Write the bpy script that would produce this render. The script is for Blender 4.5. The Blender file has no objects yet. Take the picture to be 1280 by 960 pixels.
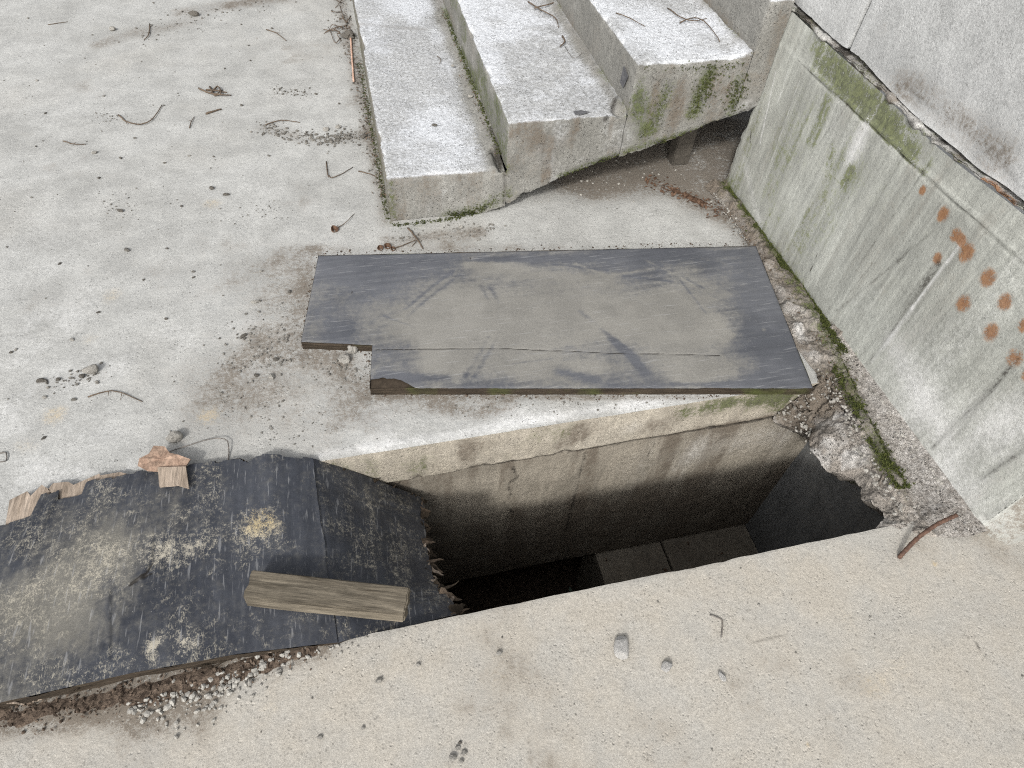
import bpy, bmesh, math, random
import numpy as np
from mathutils import Matrix, Vector, noise as mnoise
R_ = math.radians
rng = random.Random(7)
nr = np.random.RandomState(11)

# ------------------------------------------------------------------ camera
SC = bpy.context.scene
COL = SC.collection
CAM_H = 1.5
FPX = 799.6
PITCH, ROLL, YAW = R_(50.928), R_(4.731), R_(16.482)
def cam_axes():
    cy, sy, cp, sp = math.cos(YAW), math.sin(YAW), math.cos(PITCH), math.sin(PITCH)
    f = np.array([sy*cp, cy*cp, -sp]); rt = np.array([cy, -sy, 0.0]); up = np.cross(rt, f)
    return (math.cos(ROLL)*rt + math.sin(ROLL)*up, -math.sin(ROLL)*rt + math.cos(ROLL)*up, f)
RT, UP, FW = cam_axes()
cam_d = bpy.data.cameras.new('camera'); cam = bpy.data.objects.new('camera', cam_d); COL.objects.link(cam)
cam_d.sensor_width = 36; cam_d.lens = FPX/1280*36; cam_d.clip_start = 0.02; cam_d.clip_end = 500
m = Matrix.Identity(4)
for i in range(3):
    m[i][0], m[i][1], m[i][2] = RT[i], UP[i], -FW[i]
m[2][3] = CAM_H
cam.matrix_world = m
SC.camera = cam

# ------------------------------------------------------------------ sky and sun (bright overcast)
SUN_EL, SUN_AZ = R_(39), R_(-147)       # azimuth from +y, clockwise
w = bpy.data.worlds.new('World'); SC.world = w; w.use_nodes = True
nt = w.node_tree; nt.nodes.clear()
sky = nt.nodes.new('ShaderNodeTexSky'); sky.sky_type = 'NISHITA'; sky.sun_disc = False
sky.sun_elevation = SUN_EL; sky.sun_rotation = SUN_AZ
sky.air_density = 1.0; sky.dust_density = 4.0; sky.ozone_density = 1.0
hs = nt.nodes.new('ShaderNodeHueSaturation'); hs.inputs['Saturation'].default_value = 0.22
bg = nt.nodes.new('ShaderNodeBackground'); bg.inputs['Strength'].default_value = 0.15
wo = nt.nodes.new('ShaderNodeOutputWorld')
nt.links.new(sky.outputs[0], hs.inputs['Color']); nt.links.new(hs.outputs[0], bg.inputs[0]); nt.links.new(bg.outputs[0], wo.inputs[0])
sd = bpy.data.lights.new('sun', 'SUN'); sun = bpy.data.objects.new('sun', sd); COL.objects.link(sun)
sd.energy = 1.5; sd.angle = R_(5); sd.color = (1.0, 0.975, 0.93)
dirv = Vector((math.sin(SUN_AZ)*math.cos(SUN_EL), math.cos(SUN_AZ)*math.cos(SUN_EL), math.sin(SUN_EL)))
sun.rotation_euler = dirv.to_track_quat('Z', 'Y').to_euler(); sun.location = dirv*8
SC.view_settings.view_transform = 'Standard'; SC.view_settings.look = 'None'
SC.view_settings.exposure = 0.55; SC.view_settings.gamma = 1.0; SC.view_settings.use_curve_mapping = False
SC.cycles.use_denoising = False; SC.cycles.filter_width = 1.1; SC.cycles.max_bounces = 6; SC.cycles.diffuse_bounces = 3

# ------------------------------------------------------------------ measuring helpers (photo measurement -> metres on a known plane)
O_ = np.array([0, 0, CAM_H])
def ray(x, y): return (x-640)/FPX*RT - (y-480)/FPX*UP + FW
def gz(x, y, z=0.0):
    d = ray(x, y); return O_ + d*(z-CAM_H)/d[2]
def gx(x, y, X):
    d = ray(x, y); return O_ + d*X/d[0]
def gy(x, y, Y):
    d = ray(x, y); return O_ + d*Y/d[1]

# ------------------------------------------------------------------ numpy noise
def _h(ix, iy, iz, s):
    n = (ix*374761393 + iy*668265263 + iz*2147483647 + s*974634777) & 0xffffffff
    n = ((n ^ (n >> 13))*1274126177) & 0xffffffff
    n = ((n ^ (n >> 16))*2246822519) & 0xffffffff
    return ((n ^ (n >> 15)) & 0xffffff)/float(0xffffff)
def vnoise(P, sc, s=0):
    p = P*np.asarray(sc, float) + 1000.5; i = np.floor(p).astype(np.int64); f = p-i; f = f*f*(3-2*f)
    r = 0
    for a in (0, 1):
        wa = f[:, 0] if a else 1-f[:, 0]
        for b in (0, 1):
            wb = f[:, 1] if b else 1-f[:, 1]
            for c in (0, 1):
                wc = f[:, 2] if c else 1-f[:, 2]
                r = r + wa*wb*wc*_h(i[:, 0]+a, i[:, 1]+b, i[:, 2]+c, s)
    return r
def fbm(P, sc, oc=3, s=0):
    r = 0; a = 1; t = 0; sc = np.asarray(sc, float)
    for k in range(oc):
        r = r + a*vnoise(P, sc*2.03**k, s+k*17); t += a; a *= .5
    return r/t
def sm(x, a, b):
    t = np.clip((x-a)/(b-a), 0, 1); return t*t*(3-2*t)
def pdist(P, pts):
    pts = [np.asarray(p, float) for p in pts]
    best = np.full(len(P), 1e9)
    if len(pts) == 1: return np.linalg.norm(P-pts[0], axis=1)
    for a, b in zip(pts[:-1], pts[1:]):
        ab = b-a; L = max(ab@ab, 1e-12)
        t = np.clip(((P-a)@ab)/L, 0, 1)
        best = np.minimum(best, np.linalg.norm(P-(a+t[:, None]*ab), axis=1))
    return best
def blob(P, pts, r, amp=1.0):            # soft spot or soft stroke
    d = pdist(P, pts); return amp*np.exp(-(d/r)**2*1.4)

# ------------------------------------------------------------------ object helpers
def tag(o, label=None, cat=None, group=None, kind=None):
    if label: o['label'] = label
    if cat: o['category'] = cat
    if group: o['group'] = group
    if kind: o['kind'] = kind
    return o
def empty(name, loc, label, cat, group=None):
    o = bpy.data.objects.new(name, None); COL.objects.link(o); o.location = loc; o.empty_display_size = .05
    return tag(o, label, cat, group)
def link(name, me, mat, parent=None, smooth=False):
    o = bpy.data.objects.new(name, me); COL.objects.link(o)
    if mat is not None and len(me.materials) == 0: me.materials.append(mat)
    if smooth is not None and len(me.polygons):
        me.polygons.foreach_set('use_smooth', [smooth]*len(me.polygons))
    if parent is not None:
        o.parent = parent; o.matrix_parent_inverse = Matrix.Translation(parent.location).inverted()
    return o
class Surf:
    """collects grid patches in world metres, displaces them, paints wear and shade masks, becomes ONE mesh"""
    def __init__(s): s.V = []; s.F = []; s.n = 0
    def grid(s, fn, nu, nv, keep=None, flip=False):
        u, v = np.meshgrid(np.linspace(0, 1, nu+1), np.linspace(0, 1, nv+1), indexing='ij')
        P = fn(u.ravel(), v.ravel()); return s.raw(P, nu, nv, keep, flip)
    def raw(s, P, nu, nv, keep=None, flip=False):
        i, j = np.meshgrid(np.arange(nu), np.arange(nv), indexing='ij'); a = (i*(nv+1)+j).ravel()
        q = np.stack([a, a+nv+1, a+nv+2, a+1], 1)
        if flip: q = q[:, ::-1]
        if keep is not None:
            c = P[q].mean(1); q = q[keep(c)]
        s.V.append(P); s.F.append(q+s.n); s.n += len(P); return s
    def quad(s, a, b, c, d, step):
        """a->b is u, a->d is v; normal = (b-a)x(d-a)"""
        a, b, c, d = [np.asarray(x, float) for x in (a, b, c, d)]
        nu = max(1, int(max(np.linalg.norm(b-a), np.linalg.norm(c-d))/step)); nv = max(1, int(max(np.linalg.norm(d-a), np.linalg.norm(c-b))/step))
        def fn(u, v):
            u = u[:, None]; v = v[:, None]
            return (1-u)*(1-v)*a + u*(1-v)*b + u*v*c + (1-u)*v*d
        return s.grid(fn, nu, nv)
    def build(s, name, mat, parent=None, disp=None, masks=None, smooth=True):
        V = np.concatenate(s.V); F = np.concatenate(s.F)
        M = masks(V) if masks else {}
        if disp: V = disp(V)
        me = bpy.data.meshes.new(name)
        me.vertices.add(len(V)); me.vertices.foreach_set('co', V.astype(np.float32).ravel())
        me.loops.add(F.size); me.loops.foreach_set('vertex_index', F.astype(np.int32).ravel())
        me.polygons.add(len(F)); me.polygons.foreach_set('loop_start', np.arange(0, F.size, 4, dtype=np.int32))
        me.update(calc_edges=True); me.validate()
        for k, val in M.items():
            at = me.attributes.new(k, 'FLOAT', 'POINT'); at.data.foreach_set('value', np.asarray(val, np.float32))
        return link(name, me, mat, parent, smooth)
def chip(P, edges):
    """wear arrises: each edge = (A, B, inward vector, radius, base, amp, freq)"""
    D = np.zeros_like(P)
    for k, (A, B, inn, r, base, amp, fr) in enumerate(edges):
        d = pdist(P, [A, B]); inn = np.asarray(inn, float)
        AB = np.asarray(B, float)-np.asarray(A, float); t = ((P-np.asarray(A))@AB)/(AB@AB)
        Q = np.asarray(A)+t[:, None]*AB
        n = fbm(Q, fr, 4, 40+k)
        a = base + amp*sm(n, .5, .78) + .35*amp*(vnoise(P, 160, 9)-.5)
        D += (a*np.clip(1-d/r, 0, 1)**1.3)[:, None]*inn
    return D

# ------------------------------------------------------------------ materials
class Mat:
    def __init__(s, name):
        s.m = bpy.data.materials.new(name); s.m.use_nodes = True; s.t = s.m.node_tree; s.t.nodes.clear()
        s.o = s.t.nodes.new('ShaderNodeOutputMaterial'); s.b = s.t.nodes.new('ShaderNodeBsdfPrincipled')
        s.t.links.new(s.b.outputs[0], s.o.inputs[0]); s.co = s.t.nodes.new('ShaderNodeTexCoord').outputs['Object']
    def L(s, a, b): s.t.links.new(a, b)
    def set(s, inp, v):
        if hasattr(v, 'links'): s.L(v, inp)
        else: inp.default_value = v
    def map(s, scale, rot=(0, 0, 0)):
        n = s.t.nodes.new('ShaderNodeMapping'); n.inputs['Scale'].default_value = scale; n.inputs['Rotation'].default_value = rot
        s.L(s.co, n.inputs[0]); return n.outputs[0]
    def noise(s, scale, detail=4, rough=.55, co=None, dist=0):
        n = s.t.nodes.new('ShaderNodeTexNoise'); n.inputs['Scale'].default_value = scale; n.inputs['Detail'].default_value = detail
        n.inputs['Roughness'].default_value = rough; n.inputs['Distortion'].default_value = dist
        s.L(co or s.co, n.inputs['Vector']); return n.outputs['Fac']
    def voro(s, scale, feat='F1', co=None, out='Distance', rnd=1):
        n = s.t.nodes.new('ShaderNodeTexVoronoi'); n.feature = feat; n.inputs['Scale'].default_value = scale; n.inputs['Randomness'].default_value = rnd
        s.L(co or s.co, n.inputs['Vector']); return n.outputs[out]
    def attr(s, name):
        n = s.t.nodes.new('ShaderNodeAttribute'); n.attribute_name = name; return n.outputs['Fac']
    def math(s, op, a, b=0.0, c=None):
        n = s.t.nodes.new('ShaderNodeMath'); n.operation = op; s.set(n.inputs[0], a); s.set(n.inputs[1], b)
        if c is not None: s.set(n.inputs[2], c)
        return n.outputs[0]
    def ss(s, v, a, b, lo=0.0, hi=1.0):
        n = s.t.nodes.new('ShaderNodeMapRange'); n.interpolation_type = 'SMOOTHSTEP'
        s.set(n.inputs[0], v); n.inputs[1].default_value = a; n.inputs[2].default_value = b
        n.inputs[3].default_value = lo; n.inputs[4].default_value = hi; return n.outputs[0]
    def mix(s, f, a, b, mode='MIX'):
        n = s.t.nodes.new('ShaderNodeMix'); n.data_type = 'RGBA'; n.blend_type = mode
        for i, v in ((0, f), (6, a), (7, b)):
            if isinstance(v, tuple) and len(v) == 3: v = v+(1,)
            s.set(n.inputs[i], v)
        return n.outputs[2]
    def mul(s, col, v):       # colour times grey factor
        n = s.t.nodes.new('ShaderNodeVectorMath'); n.operation = 'SCALE'; s.L(col, n.inputs[0]); s.set(n.inputs['Scale'], v); return n.outputs[0]
    def bump(s, h, dist, strength=1.0, prev=None):
        n = s.t.nodes.new('ShaderNodeBump'); n.inputs['Strength'].default_value = strength; n.inputs['Distance'].default_value = dist
        s.L(h, n.inputs['Height'])
        if prev: s.L(prev, n.inputs['Normal'])
        return n.outputs[0]
    def out(s, col, rough=.9, nor=None, spec=.3):
        s.set(s.b.inputs['Base Color'], col if hasattr(col, 'links') else col+(1,)); s.set(s.b.inputs['Roughness'], rough)
        s.b.inputs['Specular IOR Level'].default_value = spec
        if nor: s.L(nor, s.b.inputs['Normal'])
        return s.m

def concrete(name, c1, c2, speck=.5, grain=1.0, streak=None, big=1.6, pits=.5, bumpk=1.0, dirtc=(.125, .103, .08), mossc=(.048, .058, .018), limec=(.62, .62, .61), warmc=(.380, .352, .304), rustc=None):
    k = Mat(name)
    nb = k.noise(big, 5, .6); nm = k.noise(9, 5, .62); nf = k.noise(70, 5, .7); ng = k.noise(300, 3, .75); nh = k.noise(900, 2, .7)
    col = k.mix(k.ss(nb, .32, .68), c1, c2)
    col = k.mul(col, k.ss(nm, .36, .64, .91, 1.07))
    if streak:
        st = k.noise(1, 5, .7, k.map(streak)); st2 = k.noise(1, 3, .6, k.map(tuple(4*x for x in streak)))
        col = k.mul(col, k.ss(st, .32, .68, .84, 1.07)); col = k.mul(col, k.ss(st2, .3, .7, .92, 1.07))
    # lime bloom, warm tint
    lime = k.math('MULTIPLY', k.ss(k.math('ADD', k.attr('lime'), k.math('MULTIPLY', k.math('SUBTRACT', nf, .5), .7)), .1, 1.0), .9)
    col = k.mix(lime, col, limec)
    col = k.mix(k.math('MULTIPLY', k.attr('warm'), k.ss(nm, .25, .7, .5, 1)), col, warmc)
    col = k.mul(col, k.ss(nf, .38, .62, 1-.12*grain, 1+.10*grain)); col = k.mul(col, k.ss(k.noise(150, 4, .75), .4, .6, 1-.11*grain, 1+.10*grain)); col = k.mul(col, k.ss(ng, .38, .62, 1-.17*grain, 1+.15*grain)); col = k.mul(col, k.ss(nh, .38, .62, 1-.12*grain, 1+.11*grain))
    # dark specks where the skin is open
    sp1 = k.math('MULTIPLY', k.ss(k.voro(80), .14, .26, 1, 0), k.ss(k.noise(22, 5, .75), .46, .56)); sp2 = k.math('MULTIPLY', k.ss(k.voro(170), .18, .34, 1, 0), k.ss(k.noise(15, 5, .75), .46, .56))
    sp = k.math('MAXIMUM', sp1, k.math('MULTIPLY', sp2, .75))
    col = k.mix(k.math('MULTIPLY', sp, speck), col, (.06, .055, .048))
    # dirt, moss, rust, dark stains (worn on, each with a ragged edge; dirt and dark also carry painted shade)
    c_ = lambda v, g: k.math('MULTIPLY', k.math('SUBTRACT', v, .5), g)
    rag = k.math('ADD', c_(nf, 3.2), c_(nm, 2.4)); ragf = k.math('ADD', k.math('ADD', rag, c_(ng, 3.0)), c_(nb, 1.0))
    def stain(att, lo, hi, g=1.0, rg=ragf):
        return k.ss(k.math('MULTIPLY', k.attr(att), k.math('ADD', 1.0, k.math('MULTIPLY', rg, g))), lo, hi)
    dm = stain('dirt', .12, 1.05, 1.1)
    dc = k.mix(ng, tuple(x*.6 for x in dirtc), tuple(x*1.5 for x in dirtc)); col = k.mix(k.math('MULTIPLY', dm, .85), col, dc)
    if streak: stx = k.math('ADD', ragf, c_(k.noise(1, 4, .65, k.map(tuple(2.2*x for x in streak))), 3.0))
    else: stx = ragf
    mm = stain('moss', .22, 1.25, 1.7, stx)
    mc = k.mix(k.ss(nf, .35, .65), tuple(x*.7 for x in mossc), tuple(x*1.8 for x in mossc)); col = k.mix(k.math('MULTIPLY', mm, .85), col, mc)
    rm = stain('rust', .12, .6, .8)
    col = k.mix(k.math('MULTIPLY', rm, .85), col, k.mix(k.ss(nf, .4, .6), (.20, .08, .025), (.26, .12, .045)) if rustc is None else rustc)
    km = stain('dark', .15, .95, 1.0, stx)
    col = k.mix(k.math('MULTIPLY', km, .85), col, (.035, .031, .026))
    n = k.bump(nm, .004*bumpk, .6); n = k.bump(nf, .0022*bumpk, .8, n); n = k.bump(ng, .0008*bumpk, .9, n)
    pt = k.math('MULTIPLY', k.ss(k.voro(90), .12, .3, 1, 0), k.ss(k.noise(14, 3), .5, .62))
    n = k.bump(pt, -.003*bumpk, pits, n)
    return k.out(col, k.ss(ng, .2, .8, .82, .97), n, .25)

C_floor = concrete('floor concrete', (.405, .405, .388), (.345, .344, .327), speck=.4, grain=.5, big=3, rustc=(.46, .37, .235))
C_stair = concrete('stair concrete', (.265, .26, .24), (.19, .186, .17), speck=.8, grain=.85, pits=.9, bumpk=1.4, limec=(.61, .63, .66))
C_wall = concrete('wall concrete', (.415, .425, .39), (.33, .335, .305), speck=.3, streak=(1, 14, .9), big=2.6, grain=.5, pits=.25, mossc=(.085, .095, .04))
C_band = concrete('slab edge concrete', (.44, .395, .32), (.35, .31, .245), speck=.6, streak=(9, 9, 3), grain=.9, pits=.7, bumpk=1.3)
C_dark = concrete('shade-darkened concrete', (.10, .09, .075), (.07, .062, .052), speck=.3, grain=.8)  # base colour darkened to deepen the shade in the pit and under the stair
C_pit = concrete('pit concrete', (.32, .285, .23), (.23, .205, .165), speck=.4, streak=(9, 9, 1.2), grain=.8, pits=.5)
C_rubble = concrete('broken concrete', (.28, .255, .225), (.19, .17, .15), speck=.9, grain=1.5, bumpk=3, pits=1, big=6)
C_mortar = concrete('pale mortar', (.42, .41, .39), (.33, .32, .30), speck=.6, grain=1.2, bumpk=2.2, pits=.8, big=8)

def simple(name, a, b, sc=30, rough=.9, bd=.002, spec=.3, sc2=200):
    k = Mat(name); n1 = k.noise(sc, 5, .65); n2 = k.noise(sc2, 3, .7)
    col = k.mul(k.mix(k.ss(n1, .3, .7), a, b), k.ss(n2, .3, .7, .78, 1.22))
    nn = k.bump(n1, bd, .8); nn = k.bump(n2, bd*.4, .9, nn)
    return k.out(col, rough, nn, spec)
M_grit = simple('grey grit', (.20, .19, .17), (.09, .083, .072), 60)
M_stone = simple('grey stone', (.34, .325, .295), (.20, .19, .17), 45)
M_white = simple('pale chip', (.37, .355, .32), (.25, .238, .215), 50)
M_chip = simple('light grey chip', (.50, .49, .47), (.38, .37, .35), 50)
M_dark = simple('dark stone', (.075, .068, .058), (.15, .138, .12), 50)
M_soil = simple('brown soil', (.035, .024, .017), (.14, .105, .078), 70, bd=.006)
M_twig = simple('dry twig', (.065, .048, .035), (.14, .105, .075), 60)
M_pale_twig = simple('pale stick', (.42, .26, .19), (.52, .36, .28), 60)
M_wire = simple('weathered wire', (.08, .075, .07), (.16, .14, .12), 80, .6, .0005, .5)
M_rust = simple('rusty steel', (.065, .038, .028), (.125, .072, .05), 90, .85, .0012)
M_leaf = simple('dead leaf', (.07, .04, .026), (.14, .085, .055), 60)
M_greyleaf = simple('grey shard', (.07, .07, .075), (.12, .12, .125), 60, .7)
M_pale = simple('pale green scraps', (.12, .17, .13), (.22, .28, .22), 60)
M_moss = simple('moss', (.028, .038, .010), (.085, .095, .025), 90, .95, .003)

def film(name, base1, base2, dustc, scratch, cr=0.0, rough=.55):
    """phenolic film face of form plywood: dark skin, dust, fine scratches, flecks where the skin has gone"""
    k = Mat(name)
    nb = k.noise(4, 5, .6); nf = k.noise(60, 5, .7); ng = k.noise(420, 2, .7)
    col = k.mix(k.ss(nb, .35, .65), base1, base2)
    sx = k.noise(1, 3, .6, k.map(scratch)); sx2 = k.noise(1, 2, .6, k.map(tuple(3.1*v for v in scratch), (0, 0, .35)))
    col = k.mul(col, k.ss(sx, .3, .7, .92, 1.09))
    d0 = k.math('ADD', k.attr('dust'), k.math('MULTIPLY', k.math('SUBTRACT', nf, .5), 1.0))
    d0 = k.math('ADD', d0, k.math('MULTIPLY', k.math('SUBTRACT', sx, .5), .6))
    dm = k.ss(k.math('ADD', d0, k.math('MULTIPLY', k.math('SUBTRACT', k.noise(23, 6, .75), .5), .8)), .05, .95)
    col = k.mix(k.math('MULTIPLY', dm, .82), col, k.mul(k.mix(k.ss(k.noise(7, 4), .35, .65), dustc, tuple(x*.8 for x in dustc)), k.ss(ng, .3, .7, .8, 1.2)))
    if cr:
        # branching flecks: warped cell borders kept only where a mask allows
        wv = k.map((1, .42, 1)); e = k.voro(150, 'DISTANCE_TO_EDGE', wv); e2 = k.voro(330, 'DISTANCE_TO_EDGE', wv)
        msk = k.ss(k.math('ADD', k.noise(11, 5, .7), k.math('MULTIPLY', k.attr('fleck'), .35)), .53, .70)
        f = k.math('MULTIPLY', k.math('MAXIMUM', k.ss(e, .03, .10, 1, 0), k.ss(e2, .02, .08, .8, 0)), msk)
        f = k.math('MULTIPLY', f, k.ss(k.noise(90, 4, .75), .44, .60))
        col = k.mix(k.math('MULTIPLY', f, cr), col, (.40, .37, .30))
        fl = k.ss(k.math('ADD', k.attr('fleck'), k.math('ADD', k.math('MULTIPLY', k.math('SUBTRACT', nf, .5), 1.5), k.math('MULTIPLY', k.math('SUBTRACT', ng, .5), 1.3))), .55, 1.0)
        col = k.mix(k.math('MULTIPLY', fl, .85), col, k.mix(k.attr('yellow'), (.42, .40, .35), (.50, .40, .22)))
    sc = k.ss(sx2, .60, .72); col = k.mix(k.math('MULTIPLY', sc, .32), col, (.36, .36, .36))
    vf = k.voro(130); fk = k.math('MULTIPLY', k.ss(vf, .05, .13, 1, 0), k.ss(k.noise(9, 3), .52, .62)); col = k.mix(k.math('MULTIPLY', fk, .55), col, (.45, .44, .42))
    dk = k.ss(k.math('ADD', k.attr('dark'), k.math('MULTIPLY', k.math('SUBTRACT', nf, .5), .6)), .35, .75)
    col = k.mix(k.math('MULTIPLY', dk, .9), col, (.02, .017, .014))
    n = k.bump(nf, .0012, .6); n = k.bump(sx, .0005, .3, n); n = k.bump(k.noise(18, 4), .003, .4, n); n = k.bump(ng, .0004, .8, n)
    return k.out(col, k.math('MULTIPLY', k.ss(dm, 0, 1, 1, 1.5), rough), n, .25)
M_film = film('grey film face', (.075, .079, .090), (.108, .112, .124), (.245, .235, .210), (3, 60, 1), 0, .52)
M_film2 = film('dark film face', (.027, .030, .038), (.048, .052, .062), (.19, .18, .155), (45, 5, 1), .62, .5)
def wood(name, a, b, dark, scale, bd=.0035):
    k = Mat(name); g = k.noise(1, 5, .65, k.map(scale), .6); g2 = k.noise(1, 3, .7, k.map(tuple(3.3*v for v in scale)))
    nb = k.noise(9, 4)
    col = k.mix(k.ss(g, .32, .68), a, b); col = k.mul(col, k.ss(g2, .3, .7, .7, 1.25)); col = k.mul(col, k.ss(nb, .3, .7, .82, 1.15))
    col = k.mix(k.ss(g, .62, .72), col, dark)
    mo = k.ss(k.math('ADD', k.attr('moss'), k.math('MULTIPLY', k.math('SUBTRACT', nb, .5), 1.2)), .3, .8); col = k.mix(mo, col, (.06, .07, .02))
    n = k.bump(g, bd, .9); n = k.bump(g2, bd*.4, .9, n)
    return k.out(col, .88, n, .2)
M_timber = wood('weathered timber', (.155, .134, .102), (.088, .075, .056), (.04, .031, .021), (5, 55, 55))
M_ply = wood('rotten ply edge', (.055, .042, .03), (.03, .023, .016), (.012, .009, .006), (6, 6, 260), .003)
M_bare = wood('bare grey veneer', (.34, .28, .225), (.25, .20, .155), (.10, .075, .055), (60, 7, 10))

M_flake = wood('peeled veneer', (.33, .235, .175), (.25, .165, .12), (.17, .11, .08), (40, 25, 10), .003)

# ------------------------------------------------------------------ pit geometry shared by floor and pit walls
PX0, PX1, PY0, PY1 = -0.235, 1.43, 0.515, 1.0
def edge_far(x):   # chipped arris of the far pit edge (y of the edge)
    P = np.stack([x, x*0+1, x*0], 1); n = fbm(P, (22, 1, 1), 4, 3)
    return PY1 + .0045*(n-.5) + .012*sm(fbm(P, (7, 1, 1), 4, 5), .62, .8)
def edge_near(x):
    P = np.stack([x, x*0+.5, x*0], 1); n = fbm(P, (26, 1, 1), 4, 8)
    return PY0 - .004*(n-.5) - .006*sm(fbm(P, (9, 1, 1), 3, 12), .6, .8)

# ------------------------------------------------------------------ FLOOR
def lin(a, b, st): return list(np.linspace(a, b, max(2, int(round((b-a)/st))+1)))
xs = np.array(sorted(set(np.round([-40, -15, -6, -4, -3, -2.6] + lin(-2.3, PX0, .009) + lin(PX0, PX1, .009) + [1.447, 1.47, 1.5, 1.6, 1.8, 2.5, 4, 8, 20, 40], 5))))
ys = np.array(sorted(set(np.round([-40, -15, -6, -3, -1.5, -.6] + lin(-.2, PY0, .008) + lin(PY0, PY1, .0102) + lin(PY1, 2.4, .008) + lin(2.4, 4.6, .013) + [5, 6, 9, 20, 40], 5))))
X, Y = np.meshgrid(xs, ys, indexing='ij'); P = np.stack([X.ravel(), Y.ravel(), X.ravel()*0], 1)
F = Surf()
F.raw(P, len(xs)-1, len(ys)-1, keep=lambda c: ~((c[:, 0] > PX0) & (c[:, 0] < PX1) & (c[:, 1] > PY0) & (c[:, 1] < PY1)))
def floor_disp(V):
    V = V.copy(); x, y = V[:, 0].copy(), V[:, 1].copy()
    onf = (abs(y-PY1) < 1e-4) & (x >= PX0-1e-4) & (x <= PX1+1e-4); onn = (abs(y-PY0) < 1e-4) & (x >= PX0-1e-4) & (x <= PX1+1e-4)
    near = np.exp(-((x+.3)**2+(y-1.35)**2)/.5)
    rough = .35 + .9*blob(V, [gz(330, 440), gz(420, 540), gz(760, 520)], .16) + .5*near
    z = .002*(fbm(V, 1.3, 2, 2)-.5) + rough*(.0035*(fbm(V, 9, 3, 21)-.5) + .0045*(fbm(V, 38, 3, 22)-.5))
    inside = (x > -3) & (x < 1.6) & (y > -.7) & (y < 4.7); z = z*inside
    d = np.where(y > PY1-.001, y-PY1, 1.)
    z -= .006*np.clip(1-d/.012, 0, 1)*sm(fbm(V, (7, 1, 1), 4, 5), .55, .75)*(x > PX0)
    V[:, 2] += z
    V[onf, 1] = edge_far(x[onf]); V[onf, 2] = -.001
    V[onn, 1] = edge_near(x[onn]); V[onn, 2] = -.001
    return V
S1 = lambda *pts: [gz(*p) for p in pts]
def floor_masks(V):
    x, y = V[:, 0], V[:, 1]
    d = np.zeros(len(V)); ms = d.copy(); lm = d.copy(); ru = d.copy(); dk = d.copy()
    d += blob(V, S1((250, 25), (170, 42), (130, 55)), .08, .45) + blob(V, S1((225, 15), (400, -10)), .09, .5)
    d += blob(V, S1((330, 160), (400, 178), (455, 168)), .06, .45) + blob(V, S1((300, 135), (450, 120)), .12, .12)
    d += blob(V, S1((425, 0), (440, 60), (465, 170), (488, 275)), .055, .62)
    d += blob(V, S1((385, 318), (372, 400), (378, 432)), .04, .36) + blob(V, S1((300, 470), (345, 420), (350, 350)), .19, .24) + blob(V, S1((240, 560), (300, 500), (400, 480)), .2, .18)
    d += blob(V, S1((490, 300), (600, 290), (560, 300)), .05, .5) + blob(V, S1((395, 312), (500, 312), (700, 308)), .035, .35)
    d += blob(V, S1((540, 505), (600, 518), (640, 505)), .035, .55) + blob(V, S1((465, 495), (1000, 498)), .016, .6) + blob(V, S1((360, 440), (420, 450), (460, 480)), .06, .45)
    d += blob(V, S1((740, 222), (830, 215), (900, 235)), .15, 1.1) + blob(V, S1((850, 240), (930, 290), (960, 320)), .08, .55) + blob(V, S1((720, 190), (860, 165), (960, 200)), .30, 1.3)  # soil below the flight, boosted to paint in its missing shade
    d += blob(V, S1((-20, 895), (60, 890), (190, 866), (300, 832), (400, 800)), .055, 1.2) + blob(V, S1((190, 890), (240, 870)), .07, .6)  # soil along the sheet edge; the left end stands in for its shade
    d += blob(V, S1((1220, 668), (1240, 690), (1290, 700)), .06, .4) + blob(V, S1((60, 480), (120, 470)), .05, .25)
    d += blob(V, S1((1010, 440), (1030, 480)), .02, .5)
    d += .1*sm(fbm(V, 2.1, 4, 77), .5, .75) + .16*sm(fbm(V, 5.5, 4, 78), .52, .75) + .12*sm(fbm(V, 14, 3, 79), .55, .8)
    ms += blob(V, S1((450, 60), (470, 180), (487, 280)), .022, .5) + blob(V, S1((500, 287), (620, 262)), .018, .45)
    lm += blob(V, S1((400, 568), (560, 545), (700, 520), (850, 497), (960, 490)), .02, .4) + blob(V, S1((560, 530), (800, 500)), .045, .2)
    lm += .12*sm(fbm(V, 3.1, 4, 31), .45, .75)*(y > .55) + .06+.08*sm(fbm(V, 1.2, 3, 33), .45, .7)*(y > 1.2)
    for px, py, r, a in ((265, 255, .05, .42), (140, 370, .06, .33), (68, 518, .05, .5), (262, 520, .045, .52), (35, 555, .06, .3), (110, 425, .05, .3), (1060, 775, .05, .25), (1090, 855, .07, .25), (1168, 704, .012, .6), (1130, 830, .06, .2), (620, 845, .05, .2), (340, 880, .07, .25), (1010, 931, .008, .5)):
        ru += blob(V, [gz(px, py)], r, a)
    ru *= .75
    warm = .95*sm(-y, -.62, -.42) + .22*sm(fbm(V, 2.4, 3, 41), .5, .75) + .3*blob(V, S1((350, 820), (600, 770), (1000, 700)), .10)
    # narrow marks: cracks, print of a nut, hooks pressed into the screed
    ring = [gz(937+9*math.cos(t*.7), 770+8*math.sin(t*.7)) for t in range(10)]
    dk += blob(V, ring, .0035, .6) + blob(V, S1((1207, 795), (1215, 800), (1228, 815)), .004, .6) + blob(V, S1((860, 800), (937, 803), (990, 793), (1000, 812)), .004, .42)
    dk += blob(V, S1((1000, 690), (975, 755)), .004, .3) + blob(V, S1((615, 860), (625, 815), (640, 745)), .004, .3) + blob(V, [gz(985, 838)], .005, .6)
    dk += blob(V, S1((1040, 690), (1130, 730)), .004, .25)
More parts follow.
